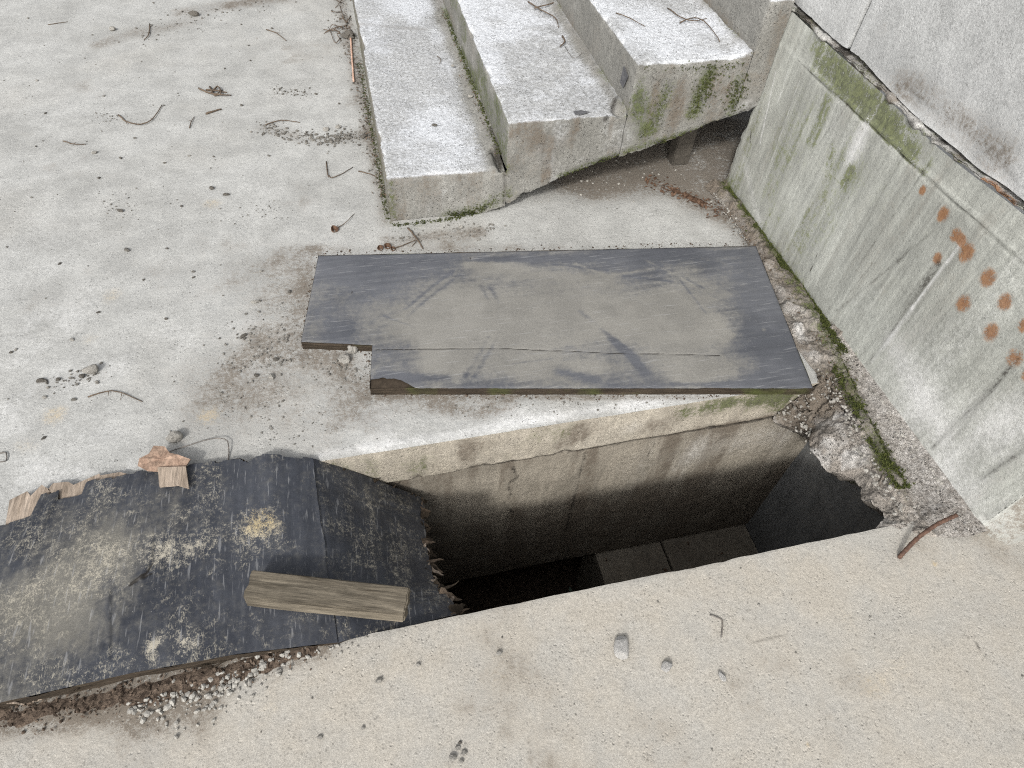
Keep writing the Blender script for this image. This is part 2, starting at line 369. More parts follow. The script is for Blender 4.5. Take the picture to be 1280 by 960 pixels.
    for c in (((560, 960), (600, 900), (585, 850), (640, 800), (650, 760)), ((1280, 800), (1200, 760), (1130, 770), (1050, 740)), ((0, 330), (60, 300), (110, 320), (200, 290)), ((300, 0), (270, 60), (300, 130), (280, 200)), ((760, 960), (790, 900), (850, 880), (900, 900))): dk += blob(V, S1(*c), .0045, .3)*sm(fbm(V, 12, 3, 93), .4, .55)
    dk += .22*sm(fbm(V, 4.2, 4, 91), .6, .8)*(y > .6)
    lm += .3*sm(fbm(V, 8, 4, 35), .5, .7)*(y > .9)*sm(-y, -2.6, -1.4)
    d += blob(V, S1((290, 480), (340, 430), (370, 350)), .16, .22) + blob(V, S1((430, 500), (600, 510)), .07, .3)
    d += .35*sm(fbm(V, 3.0, 5, 37), .5, .68)*(.4+.6*sm(fbm(V, 19, 3, 38), .4, .6))
    return dict(dirt=d, moss=ms, lime=lm, rust=ru, dark=dk, warm=warm)
floor = F.build('floor', C_floor, None, floor_disp, floor_masks); tag(floor, kind='structure')

# ------------------------------------------------------------------ PIT
pit = empty('concrete_pit', (.6, .75, -1.6), 'long rectangular open pit in the concrete floor with stained walls darkened for shade', 'pit')
SL = -.168                                            # underside of the slab band
fs = Surf()
def band(u, v):
    x = PX0 + u*(PX1-PX0); yt = edge_far(x)
    return np.stack([x, yt*(1-v)+(PY1)*v, -.001+v*(SL+.004+.012*(x-.3)+.001)], 1)
fs.grid(band, 260, 30, flip=True)
def pit_disp(V):
    V = V.copy(); t = fbm(V, 9, 3, 51)-.5; k = sm(-V[:, 2], .004, .03)
    V[:, 1] += k*(.006*t + .0028*(fbm(V, 40, 3, 52)-.5)); kb = np.exp(-((V[:, 2]-SL)/.012)**2); V[:, 2] += kb*.016*(fbm(V*[1, 0, 0], 18, 4, 53)-.5); V[:, 1] += kb*.010*sm(fbm(V*[1, 0, 0], 24, 4, 54), .5, .7); return V
def band_masks(V):
    Yp = PY1
    d = blob(V, [gy(530, 600, Yp), gy(640, 583, Yp), gy(780, 555, Yp), gy(960, 522, Yp)], .018, .9) + .55*sm(fbm(V, 7, 4, 61), .45, .7) + .35*sm(fbm(V, (26, 1, 5), 3, 63), .5, .7)
    d += blob(V, [gy(400, 585, Yp), gy(440, 600, Yp)], .03, .4) + blob(V, [gy(730, 540, Yp)], .05, .4)
    mo = blob(V, [gy(850, 515, Yp), gy(900, 507, Yp), gy(990, 490, Yp)], .055, .95) + blob(V, [gy(760, 560, Yp), gy(960, 528, Yp)], .014, .6) + .45*sm(fbm(V, 6, 3, 62), .45, .7)
    lm = blob(V, [gy(790, 535, Yp)], .06, .35)
    dk = blob(V, [gy(545, 596, Yp), gy(640, 578, Yp)], .011, 1.8) + blob(V, [gy(640, 578, Yp), gy(740, 563, Yp), gy(850, 545, Yp)], .010, .7)
    return dict(dirt=d, moss=mo, lime=lm, dark=dk, warm=.45+0*d)
fs.build('slab_edge', C_band, pit, pit_disp, band_masks)
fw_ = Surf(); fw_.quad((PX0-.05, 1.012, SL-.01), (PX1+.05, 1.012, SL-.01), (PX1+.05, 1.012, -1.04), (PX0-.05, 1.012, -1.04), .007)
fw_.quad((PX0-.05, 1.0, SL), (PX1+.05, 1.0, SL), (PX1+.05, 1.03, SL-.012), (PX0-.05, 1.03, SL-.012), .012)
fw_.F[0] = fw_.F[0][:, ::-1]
def fw_masks(V):
    Yp = 1.012
    dk = blob(V, [gy(732, 566, Yp), gy(726, 590, Yp), gy(716, 630, Yp), gy(706, 667, Yp), gy(700, 700, Yp)], .009, .55) + blob(V, [gy(641, 584, Yp), gy(646, 596, Yp), gy(634, 606, Yp), gy(638, 618, Yp), gy(630, 628, Yp), gy(640, 640, Yp)], .009, .7) + blob(V, [gy(652, 590, Yp), gy(643, 602, Yp), gy(648, 612, Yp)], .006, .5)
    dk += blob(V, [gy(820, 552, Yp), gy(808, 572, Yp), gy(816, 580, Yp)], .004, .6) + .25*sm(fbm(V, (10, 1, 1.3), 3, 71), .5, .8)
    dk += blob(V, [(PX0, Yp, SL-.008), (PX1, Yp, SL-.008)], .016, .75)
    d = .7*sm(fbm(V, (18, 1, 2), 4, 72), .42, .68) + .35*blob(V, [(PX0, Yp, SL), (PX1, Yp, SL)], .10) + .75*sm(-V[:, 2], .38, .7)  # streaky dirt, plus the pit's shade painted in with depth
    lm = .35*blob(V, [gy(880, 560, Yp), gy(960, 545, Yp)], .14) + .2*sm(fbm(V, (8, 1, 2), 3, 73), .5, .75)
    return dict(dirt=d, dark=dk, lime=lm, warm=.25+0*d)
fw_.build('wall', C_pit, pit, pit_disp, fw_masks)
nw = Surf()
def nearband(u, v):
    x = PX0 + u*(PX1-PX0); yt = edge_near(x); return np.stack([x, yt*(1-v)+PY0*v, -.001+v*(-1.65)], 1)
nw.grid(nearband, 200, 40); nw.build('wall', C_dark, pit, None, lambda V: dict(dirt=.3+.3*sm(-V[:, 2], .3, .9)))  # mask grows darker downward to paint the pit's gloom
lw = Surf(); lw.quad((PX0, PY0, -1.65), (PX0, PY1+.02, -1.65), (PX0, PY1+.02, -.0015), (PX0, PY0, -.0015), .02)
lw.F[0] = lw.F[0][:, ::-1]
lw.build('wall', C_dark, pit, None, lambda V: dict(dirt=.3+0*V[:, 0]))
rw = Surf(); rw.quad((PX1+.01, PY0-.06, -1.65), (PX1+.01, PY1+.03, -1.65), (PX1+.01, PY1+.03, -.02), (PX1+.01, PY0-.06, -.02), .016)
C_pitb = concrete('grey pit concrete', (.19, .195, .195), (.13, .133, .133), speck=.3, streak=(9, 9, 1.2), grain=.7, pits=.4)
rw.build('wall', C_pitb, pit, None, lambda V: dict(dirt=.25+0*V[:, 0]))
# sill below the far wall: two cast blocks with a joint
for (xa, xb, dz) in ((.735, 1.03, 0), (1.038, PX1+.005, .006)):
    s_ = Surf(); za, zb = -1.065+dz, -1.6; ya, yb = .55, 1.10
    s_.quad((xa, ya, za), (xb, ya, za), (xb, yb, za), (xa, yb, za), .02)
    s_.quad((xa, ya, zb), (xb, ya, zb), (xb, ya, za), (xa, ya, za), .05)
    s_.quad((xa, yb, zb), (xa, ya, zb), (xa, ya, za), (xa, yb, za), .05)
    s_.build('sill_block', C_pit, pit, None, lambda V: dict(dirt=.2+.3*fbm(V, 6, 3, 5)))
pf = Surf(); pf.quad((PX0-.3, .3, -1.6), (1.8, .3, -1.6), (1.8, 1.3, -1.6), (PX0-.3, 1.3, -1.6), .04)
def pfd(V):
    V = V.copy(); V[:, 2] += .06*fbm(V, 6, 4, 3); return V
o = pf.build('pit_bottom', M_soil, None, pfd); tag(o, kind='structure')

# ------------------------------------------------------------------ STAIRS
SX = [.072, .505, .935, 1.36]; SZ = [.185, .362, .54, .72]; SY = 2.008; SYB = 4.9; XE = 1.443
stair = empty('concrete_stairs', (.7, 2.2, 0), 'rough cast concrete stair flight climbing right from the floor with mossy side', 'stairs')
sofx = np.array([.0, .067, .42, .52, .715, .895, 1.106, 1.31, XE, 2.0]); sofz = np.array([0., 0., 0., .035, .129, .187, .242, .316, .345, .40])
def sof(x): return np.interp(x, sofx, sofz)
def stair_masks(V):
    x, y, z = V.T; fr = (y < SY+.004)
    pr = lambda *pts: [gy(px, py, SY) for px, py in pts]
    d = np.zeros(len(V)); mo = d.copy(); lm = d.copy(); dk = d.copy()
    top = np.zeros(len(V))
    for k in range(4):
        x1 = SX[k+1] if k < 3 else 9
        top = np.maximum(top, ((abs(z-SZ[k]) < .002) & (x >= SX[k]-.001) & (x <= x1+.001)).astype(float))
        if k < 3:      # grime and moss where tread meets next riser
            A, B = (x1, SY, SZ[k]), (x1, SYB, SZ[k])
            dd = blob(V, [A, B], .045, .55); d += dd*(.5+.5*fbm(V, 8, 3, 81)); mo += blob(V, [A, B], .03, .75 if k == 0 else .45)*sm(fbm(V, 3.2, 3, 82), .35, .6)
    lm += top*(.52+.3*sm(fbm(V, 5, 4, 83), .4, .7)) - blob(V, [(SX[1]-.03, SY, SZ[0]), (SX[1]-.03, SYB, SZ[0])], .04, .55) - blob(V, [(SX[2]-.02, SY, SZ[1]), (SX[2]-.02, SYB, SZ[1])], .03, .45)
    d += top*(.12*sm(fbm(V, 7, 3, 84), .5, .8) + blob(V, [gz(450, 30, SZ[0]), gz(500, 34, SZ[0]), gz(530, 36, SZ[0])], .03, .4))
    ris = (~fr) & (top < .5)
    mo += ris*((abs(x-SX[1]) < .01)*(.62*sm(fbm(V, (1, 5, 14), 3, 85), .35, .6)) + (abs(x-SX[2]) < .01)*.12 + (abs(x-SX[0]) < .01)*(.35+.3*sm(.1-z, 0, .08)))
    d += ris*.3*sm(fbm(V, (1, 6, 10), 3, 86), .4, .7) + ris*(abs(x-SX[0]) < .01)*.5
    d += fr*(.5*sm(fbm(V, (22, 1, 4), 4, 87), .42, .68) + .3*sm(fbm(V, 8, 4, 89), .45, .65)) + fr*blob(V, pr((850, 120), (900, 105)), .12, .25)
    mo += fr*(blob(V, pr((800, 120), (805, 165)), .045, .55) + blob(V, pr((835, 110), (815, 160)), .03, .8) + blob(V, pr((885, 90), (868, 140)), .035, .85) + blob(V, pr((925, 100), (915, 140)), .03, .5) + blob(V, pr((800, 100), (796, 140)), .02, .5)
              + blob(V, pr((560, 272), (600, 262), (632, 240)), .035, .8) + blob(V, pr((492, 272), (487, 230)), .02, .6) + blob(V, pr((700, 220), (800, 182), (930, 145)), .016, .5)
              + .12)
    lm += fr*(.25*sm(fbm(V, 6, 3, 88), .45, .7) + blob(V, pr((680, 190), (700, 170)), .07, .3))
    dk += fr*(blob(V, pr((683, 172), (678, 190), (680, 215)), .008, .35) + blob(V, pr((728, 165), (724, 190)), .004, .4) + blob(V, [(SX[1]-.008, SY, .18), (SX[1]-.004, SY, .04)], .008, .75)
              + blob(V, pr((757, 150), (763, 140), (770, 128)), .014, .8) + blob(V, pr((560, 235), (575, 250)), .004, .4) + blob(V, pr((870, 80), (868, 110), (860, 150)), .006, .35))
    dk += top*(blob(V, [gz(615, 165, SZ[0]), gz(622, 185, SZ[0]), gz(627, 200, SZ[0])], .016, .95) + blob(V, [gz(765, 140, SZ[1]), gz(768, 128, SZ[1]), gz(774, 122, SZ[1])], .012, .8)  # darkness of the broken hollows painted into the tread colour
               + blob(V, [gz(572, 208, SZ[0]), gz(600, 203, SZ[0]), gz(615, 190, SZ[0])], .004, .6))
    dk += (~fr)*(z < sof(x)+.003)*.45  # even dark mask over the underside of the flight
    return dict(dirt=d, moss=mo, lime=lm, dark=dk, warm=0*dk)
def make_step(k):
    x0 = SX[k]; x1 = SX[k+1] if k < 3 else XE; z1 = SZ[k]; z0 = SZ[k-1] if k else 0; yf = SY
    s = Surf(); st = .009; g = .0015
    ysplit = 3.4
    for ya, yb, q in ((yf, ysplit, .008), (ysplit, SYB, .016)):
        s.quad((x0, ya, z1), (x1, ya, z1), (x1, yb, z1), (x0, yb, z1), q)
        s.quad((x0, yb, z0), (x0, ya, z0), (x0, ya, z1), (x0, yb, z1), q)
    brk = [x0]+[v for v in sofx if x0 < v < x1]+[x1]
    for a, b in zip(brk[:-1], brk[1:]):
        s.quad((a, yf, sof(a)), (b, yf, sof(b)), (b, yf, z1), (a, yf, z1), .007)
        s.quad((a, SYB, sof(a)), (b, SYB, sof(b)), (b, yf, sof(b)), (a, yf, sof(a)), .03)
        if k: pass
    if k == 3: s.quad((x1, yf, sof(x1)), (x1, SYB, sof(x1)), (x1, SYB, z1), (x1, yf, z1), .03)
    E = [((x0, yf, z1), (x0, SYB, z1), (.7, 0, -.7), .02, .003, .020, 9), ((x0, yf, z1), (x1, yf, z1), (0, .7, -.7), .018, .0025, .019, 16),
         ((x0, yf, z0), (x0, yf, z1), (.6, .6, 0), .014, .003, .010, 14)]
    for a, b in zip(brk[:-1], brk[1:]):
        E.append(((a, yf, sof(a)), (b, yf, sof(b)), (0, .6, .6), .018, .002, .016, 20))
    def disp(V):
        D = chip(V, E); W = V+D
        n = np.stack([fbm(V, 11, 3, 101)-.5, fbm(V, 11, 3, 102)-.5, fbm(V, 9, 3, 103)-.5], 1)*.006
        n2 = np.stack([fbm(V, 55, 2, 104)-.5, fbm(V, 55, 2, 105)-.5, fbm(V, 55, 2, 106)-.5], 1)*.0035
        W = W+n+n2
        # trowelled ridge of mortar at the back of the tread, hollow at its front end
        if k < 3:
            top = abs(V[:, 2]-z1) < .002
            dd = x1-V[:, 0]; rid = np.exp(-(dd/.035)**2)*(.010+.012*fbm(V, 14, 3, 107))*top
            W[:, 2] += rid
            hol = blob(V, [(x1-.006, yf, z1), (x1-.012, yf+.05, z1), (x1-.012, yf+.12, z1)], .021, .05)*(k == 0)*top
            W[:, 2] -= hol*(.5+fbm(V, 45, 3, 108)) + blob(V, [(x1-.01, yf, z1), (x1-.03, yf+.02, z1)], .02, .022)*(k == 1)*top
        # step bows slightly
        W[:, 1] += .004*np.sin(V[:, 0]*9+k)*(V[:, 1] < yf+.05)
        return W
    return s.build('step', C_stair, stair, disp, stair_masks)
for k in range(4): make_step(k)
s = Surf(); s.quad((1.446, 2.06, .36), (1.446, 4.9, .36), (2.4, 4.9, .36), (2.4, 2.06, .36), .06); s.quad((1.446, 2.06, .36), (2.4, 2.06, .36), (2.4, 2.06, .66), (1.446, 2.06, .66), .06); s.quad((1.446, 2.06, .66), (2.4, 2.06, .66), (2.4, 4.9, .66), (1.446, 4.9, .66), .06)
s.build('added_shade_slab', C_pit, stair)  # unseen slab added to stop light falling in behind the wall end
s = Surf(); s.quad((.95, 2.75, -.01), (1.44, 2.75, -.01), (1.44, 2.75, .33), (.95, 2.75, .195), .03); s.quad((1.44, 2.75, -.01), (2.4, 2.75, -.01), (2.4, 2.75, .37), (1.44, 2.75, .37), .03); s.build('added_shade_wall', C_dark, stair)  # unseen back wall added to darken the space under the flight
# timber prop under the stair: post and bearer
prop = empty('timber_prop', (1.325, 2.24, 0), 'short dirty timber prop with a bearer wedged under the stair flight in the shade', 'timber prop')
def boxmesh(name, sx, sy, sz, bev=.003, cuts=0, jit=0, seed=0):
    bm = bmesh.new(); bmesh.ops.create_cube(bm, size=1); bmesh.ops.scale(bm, vec=(sx, sy, sz), verts=bm.verts)
    if bev: bmesh.ops.bevel(bm, geom=bm.edges[:], offset=bev, segments=2, affect='EDGES')
    if cuts:
        bmesh.ops.subdivide_edges(bm, edges=[e for e in bm.edges if e.calc_length() > sx*.5], cuts=cuts)
    for v in bm.verts:
        if jit:
            n = mnoise.noise_vector(v.co*14+Vector((seed, 0, 0))); v.co += n*jit
    me = bpy.data.meshes.new(name); bm.to_mesh(me); bm.free(); return me
o = link('post', boxmesh('post', .075, .06, .27, .004, 0, .004), C_dark, prop); o.location = (1.318, 2.24, .137); o.matrix_parent_inverse = Matrix.Translation(-Vector(prop.location))
o = link('bearer', boxmesh('bearer', .42, .07, .05, .004, 5, .004), M_ply, prop); o.location = (1.36, 2.16, .293); o.rotation_euler = (0, -.10, .25); o.matrix_parent_inverse = Matrix.Translation(-Vector(prop.location))

# ------------------------------------------------------------------ RIGHT WALL
wall = empty('concrete_wall', (1.55, 1.3, 0), 'streaked grey concrete wall on the right with green algae and orange rust spots', 'wall')
WX = 1.447; WYA, WYB = .455, 2.045
lipz = lambda y: .672 + .02*sm(y, 1.5, 2.0) + .006*np.sin(y*9)
def lipn(y):
    P = np.stack([y*0, y, y*0], 1); return lipz(y) + .010*(fbm(P, (1, 18, 1), 4, 201)-.5)
s = Surf()
def wl(u, v):
    y = WYB + u*(WYA-WYB); zt = lipz(y)-.006; return np.stack([y*0+WX, y, -.03+v*(zt+.03)], 1)
s.grid(wl, 250, 110)
s.F[-1] = s.F[-1]
s.quad((WX, WYB, -.03), (1.8, WYB, -.03), (1.8, WYB, .69), (WX, WYB, .69), .03); s.F[-1] = s.F[-1][:, ::-1]
s.quad((WX, WYA, -.03), (1.95, WYA, -.03), (1.95, WYA, .665), (WX, WYA, .665), .012)
Z59 = lambda y: .598-.013*(y-.93)
def wall_disp(V):
    W = V.copy(); x, y, z = V.T; face = abs(x-WX) < 1e-4
    line = np.exp(-((z-Z59(y))/.0035)**2)*.0055 - np.exp(-((z-Z59(y)+.008)/.004)**2)*.004
    W[:, 0] += np.where(face, .006*(fbm(V, 2.5, 2, 211)-.5) + .0007*(fbm(V, (1, 24, 14), 3, 212)-.5) - line*sm(-y, -1.9, -1.75)*1.0 + (z > Z59(y))*.003, 0)
    W += chip(V, [((WX, WYB, 0), (WX, WYB, .69), (.7, -.7, 0), .02, .004, .014, 12), ((WX, WYA, 0), (WX, WYA, .67), (.7, .7, 0), .03, .004, .02, 12), ((WX, .455, 0), (WX, 2.045, 0), (.9, 0, .2), .02, .0, .006, 20)])
    # broken end of the wall, swelling to a torn foot
    e = (~face) & (y < WYA+.001); h = fbm(V, 7, 4, 213)-.5
    W[:, 1] -= np.where(e, (.05*sm(.22-z, 0, .2)+.03*h+.01*(fbm(V, 40, 3, 214)-.5))*sm(x, WX, WX+.06), 0)
    return W
def wall_masks(V):
    x, y, z = V.T
    g = lambda *pts: [gx(a, b, WX) for a, b in pts]
    mo = blob(V, g((1020, 50), (1060, 100), (1130, 180)), .05, .95)*(z > Z59(y)-.01) + blob(V, g((1025, 80), (1095, 150), (1150, 205)), .045, .6)*(z > Z59(y)-.01)
    mo += blob(V, g((1035, 125), (1015, 175)), .028, .75) + blob(V, g((1062, 215), (1056, 228)), .022, .7) + blob(V, g((1040, 180), (1037, 205)), .018, .5)
    mo += blob(V, g((905, 236), (980, 340), (1070, 455)), .022, 1.0) + blob(V, g((908, 225), (930, 270), (1010, 375)), .05, .55)
    mo += blob(V, g((950, 120), (925, 220)), .06, .38) + blob(V, g((1000, 130), (960, 260), (1000, 290)), .09, .36) + blob(V, g((980, 180), (1100, 240)), .14, .2)
    mo += .27*sm(fbm(V, (1, 16, 1.6), 4, 221), .42, .72)*sm(y, .7, 1.3)
    ru = np.zeros(len(V))
    for px, py, r in ((1153, 238, .014), (1179, 268, .022), (1194, 294, .02), (1208, 316, .027), (1172, 323, .018), (1235, 347, .026), (1204, 380, .026), (1256, 377, .024), (1238, 415, .026), (1280, 407, .02), (1268, 447, .026), (1202, 300, .014), (1285, 470, .02)):
        c = gx(px, py, WX); r *= .7; q = (V-c)*np.array([1, 1, .8]); ru += .95*np.exp(-(np.linalg.norm(q, axis=1)/r)**2*1.0)
    dk = blob(V, g((1022, 315), (1012, 340)), .003, .9) + blob(V, g((939, 165), (938, 178)), .005, .8)
    for a, b, r_, am in (((1160, 205), (1075, 330), .006, .35), ((1178, 250), (1100, 360), .006, .35), ((1140, 175), (1060, 320), .006, .3), ((1190, 270), (1045, 390), .006, .35), ((1175, 330), (1085, 455), .010, .5), ((1190, 300), (1130, 380), .008, .4), ((1085, 150), (1035, 240), .005, .35), ((1060, 130), (1012, 195), .005, .35), ((1280, 440), (1165, 560), .010, .4), ((1270, 450), (1190, 550), .006, .3), ((1285, 560), (1225, 598), .01, .4), ((1010, 140), (960, 280), .005, .2), ((1105, 310), (1040, 395), .005, .3), ((1250, 300), (1200, 330), .004, .2)):
        dk += blob(V, g(a, b), r_+.0015, am*1.15)
    dk += blob(V, [(WX, yy, Z59(yy)-.006) for yy in (1.95, 1.5, 1.0, .5)], .0035, .42)
    lm = blob(V, g((1205, 300), (1140, 385)), .007, .7) + blob(V, g((1140, 385), (1090, 452)), .011, .45) + blob(V, g((1085, 150), (1065, 195)), .04, .6) + blob(V, g((970, 90), (950, 180)), .006, .7) + blob(V, g((1000, 100), (965, 200)), .004, .6) + blob(V, g((985, 90), (972, 130)), .004, .6)
    lm += blob(V, g((1260, 520), (1160, 520), (1200, 620)), .12, .42) + blob(V, g((1110, 420), (1180, 540)), .05, .3) + .28*sm(fbm(V, (1, 9, 3), 3, 231), .45, .75) + blob(V, g((930, 200), (950, 290)), .03, .4)
    lm += (y < WYA+.02)*(x > WX+.01)*.1
    d = .30*sm(fbm(V, (1, 22, 2), 4, 232), .48, .72) + blob(V, [(WX, 2.04, .0), (WX, .46, .0)], .028, .6) + blob(V, g((960, 20), (908, 225)), .012, .55) + (y < WYA+.02)*(x > WX+.01)*.55 + blob(V, g((1170, 600), (1225, 668)), .02, .35)
    return dict(dirt=d, moss=mo, lime=lm, rust=ru, dark=dk)
s.F[0] = s.F[0][:, ::-1]
s.build('lower_panel', C_wall, wall, wall_disp, wall_masks)
# upper panels, split at the vertical joint
C_up = concrete('upper wall concrete', (.47, .475, .47), (.38, .385, .38), speck=.35, big=5, grain=.6, pits=.3)
def up_masks(V):
    x, y, z = V.T
    d = blob(V, [(WX, 1.45, .72), (WX, 1.25, .74), (WX, 1.05, .73)], .055, .6) + blob(V, [(WX, 1.6, .80)], .04, .35) + .2*sm(fbm(V, 5, 4, 241), .5, .75) + blob(V, [(WX, 2.0, .70), (WX, .9, .69)], .012, .5)
    lm = .5*sm(fbm(V, 4, 4, 242), .42, .7); dk = blob(V, [(WX, 1.28, .725), (WX, 1.12, .725), (WX, 1.02, .72)], .028, .35) + .06*sm(fbm(V, 7, 4, 243), .5, .75)
    mo = blob(V, [(WX, 1.7, .70), (WX, 1.7, .95)], .012, .6) + blob(V, [(WX, 1.9, .71), (WX, .9, .69)], .008, .6)
    return dict(dirt=d, lime=lm, dark=dk, moss=mo)
UJ = 1.694
for ya, yb in ((UJ-.006, -.9), (4.9, UJ+.006)):
    s = Surf()
    def up(u, v, ya=ya, yb=yb):
        y = ya+u*(yb-ya); zb = lipz(y)+.010+.022*(fbm(np.stack([y*0, y, y*0], 1), (1, 7, 1), 4, 271)-.35); return np.stack([y*0+WX+.010, y, zb+v*(2.3-zb)], 1)
    s.grid(up, int(abs(ya-yb)/.012), 120); s.F[0] = s.F[0][:, ::-1]
    def up2(u, v, ya=ya, yb=yb):
        y = ya+u*(yb-ya); zb = lipz(y)+.010+.022*(fbm(np.stack([y*0, y, y*0], 1), (1, 7, 1), 4, 271)-.35); return np.stack([WX+.010+v*.4, y, zb], 1)
    s.grid(up2, int(abs(ya-yb)/.012), 3)
    yj = ya if ya < 2 else yb
    s.quad((WX+.01, yj, .7), (WX+.06, yj, .7), (WX+.06, yj, 2.3), (WX+.01, yj, 2.3), .02)
    s.quad((WX+.01, ya, 2.3), (WX+.41, ya, 2.3), (WX+.41, yb, 2.3), (WX+.01, yb, 2.3), .1)
    def ud(V, yj=yj, sg=(1 if yj < UJ else -1)):
        W = V.copy(); W[:, 0] += .006*(fbm(V, 3, 3, 251)-.5)+.002*(fbm(V, 30, 3, 252)-.5)
        W += chip(V, [((WX+.01, -.9, .69), (WX+.01, 4.9, .72), (.6, 0, .8), .02, .002, .012, 14), ((WX+.01, yj, .7), (WX+.01, yj, 2.3), (.7, -.7*sg, 0), .012, .002, .006, 14)]); return W
    s.build('upper_panel', C_up, wall, ud, up_masks)
s = Surf(); s.quad((WX+.05, -.9, -.03), (WX+.05, 4.9, -.03), (WX+.05, 4.9, 2.2), (WX+.05, -.9, 2.2), .5)
# torn mortar lip between the two pours
s = Surf()
def lip(u, v):
    y = 4.9 + u*(-.9-4.9); a = v*math.pi; P = np.stack([y*0, y, y*0], 1); n = fbm(P, (1, 26, 1), 4, 261); n2 = fbm(P, (1, 9, 1), 4, 262)
    r = .0025+.016*sm(n, .35, .72)*sm(n2, .38, .62); return np.stack([WX+.007-r*np.sin(a)*1.05, y, lipn(y)-r*np.cos(a)*.85+.0], 1)
s.grid(lip, 620, 8)
def lipq(u, v):
    y = 4.9 + u*(-.9-4.9); z = lipn(y)+.004; return np.stack([WX+.002+v*.05, y, z+.002*v], 1)
s.grid(lipq, 620, 5)
def lipd(V):
    W = V.copy(); W += (np.stack([fbm(V, 55, 4, 263), fbm(V, 55, 4, 264), fbm(V, 55, 4, 265)], 1)-.5)*.015; return W
s.build('mortar_lip', C_mortar, wall, lipd, lambda V: dict(dirt=.15+.6*sm(fbm(V, 10, 3, 266), .4, .65), moss=.7*sm(fbm(V, 6, 3, 267), .42, .65), lime=.4*sm(fbm(V, 9, 3, 268), .4, .6), rust=blob(V, [gx(1230, 228, WX), gx(1262, 252, WX)], .016, .9), dark=.8*sm(fbm(V, 16, 4, 269), .5, .68)))

# ------------------------------------------------------------------ BROKEN CONCRETE along the wall foot and over the pit corner
# inner (pit side) boundary as (y, x, z); outer = wall face
inn = sorted([(2.05, 1.36, .004), (1.75, 1.385, .002), (1.66, 1.37, .002), (1.45, 1.31, .002), (1.2, 1.285, .002), (1.03, 1.30, .002), (1.005, 1.27, -.03), (.998, 1.19, -.165), (.985, 1.20, -.175), (.95, 1.235, -.17), (.90, 1.262, -.13), (.86, 1.225, -.10), (.82, 1.20, -.10), (.77, 1.205, -.10), (.73, 1.235, -.10), (.70, 1.27, -.085), (.66, 1.265, -.07), (.62, 1.235, -.06), (.58, 1.245, -.04), (.545, 1.24, -.02), (.515, 1.18, -.002), (.47, 1.30, .0), (.44, 1.40, 0)])
iy = np.array([a[0] for a in inn]); ix = np.array([a[1] for a in inn]); iz = np.array([a[2] for a in inn])
mossy = np.array([[.44, 1.315], [.55, 1.315], [.65, 1.312], [.8, 1.33], [1.0, 1.365], [1.11, 1.392], [1.3, 1.412], [2.05, 1.43]])
def moss_x(y): return np.interp(y, mossy[:, 0], mossy[:, 1])
s = Surf()
def rub(u, v):
    y = .44 + u*(2.05-.44); xi = np.interp(y, iy, ix); zi = np.interp(y, iy, iz)
    P0 = np.stack([y*0, y, y*0], 1); xi = xi + (.03*(fbm(P0, (1, 16, 1), 4, 301)-.5))*((y > .53) & (y < .98)) + .03*(fbm(P0, (1, 12, 1), 3, 302)-.5)*(y > 1.03)
    x = xi + v*(WX+.004-xi)
    mx = moss_x(y); t = np.clip((x-xi)/(np.maximum(mx-xi, .02)), 0, 1)
    z = zi*(1-t)**1.5
    pitz = (y < 1.01)
    ridge = .022*np.exp(-((x-mx)/.03)**2)*sm(y, .5, .7) + .012*sm(y, 1.02, 1.1)*np.sin(np.clip(t, 0, 1)*math.pi)
    fil = .030*np.clip((x-mx)/np.maximum(WX-mx, .01), 0, 1)**1.5*(y < 1.2)
    return np.stack([x, y, z+ridge+fil+.003], 1)
s.grid(rub, 400, 62)
def under(u, v):
    y = .50 + u*(1.03-.50); P = rub((y-.44)/(2.05-.44), y*0); x = P[:, 0]+v*(1.442-P[:, 0]); return np.stack([x + .0*v, y, P[:, 2]*(1-v*0)-np.sin(v*math.pi/2)*.12-.0*v], 1)
s.grid(under, 130, 16); s.F[-1] = s.F[-1][:, ::-1]
s.F[0] = s.F[0][:, ::-1]
def rough_amt(V):
    x, y, z = V.T; smooth = sm(x-moss_x(y), .0, .02)*(y < 1.15)
    return (1-smooth*.85)
def rub_disp(V):
    a = rough_amt(V); W = V.copy(); x, y, z = V.T
    e = sm(np.minimum(abs(x-WX), 1), 0, .012)
    inner = np.clip((x-np.interp(y, iy, ix))/.03, 0, 1); flr = (y > 1.02) | (y < .53); k = np.where(flr, inner, 1)
    n = np.stack([fbm(V, 26, 4, 311)-.5, fbm(V, 26, 4, 312)-.5, fbm(V, 20, 4, 313)-.42], 1)
    f = np.stack([fbm(V, 90, 3, 314)-.5, fbm(V, 90, 3, 315)-.5, fbm(V, 90, 3, 316)-.5], 1)
    lump = abs(fbm(V, 14, 4, 317)-.5)*2
    W += (a*e*k)[:, None]*(n*[.02, .02, .04] + f*[.012, .012, .016]); W[:, 2] += a*k*.03*lump - .004; cz = blob(V, [(1.30, 1.0, -.03), (1.24, .985, -.1), (1.33, .95, -.02)], .07, 1); W += cz[:, None]*(n*[.05, .04, .05]+f*[.02, .02, .02])
    return W
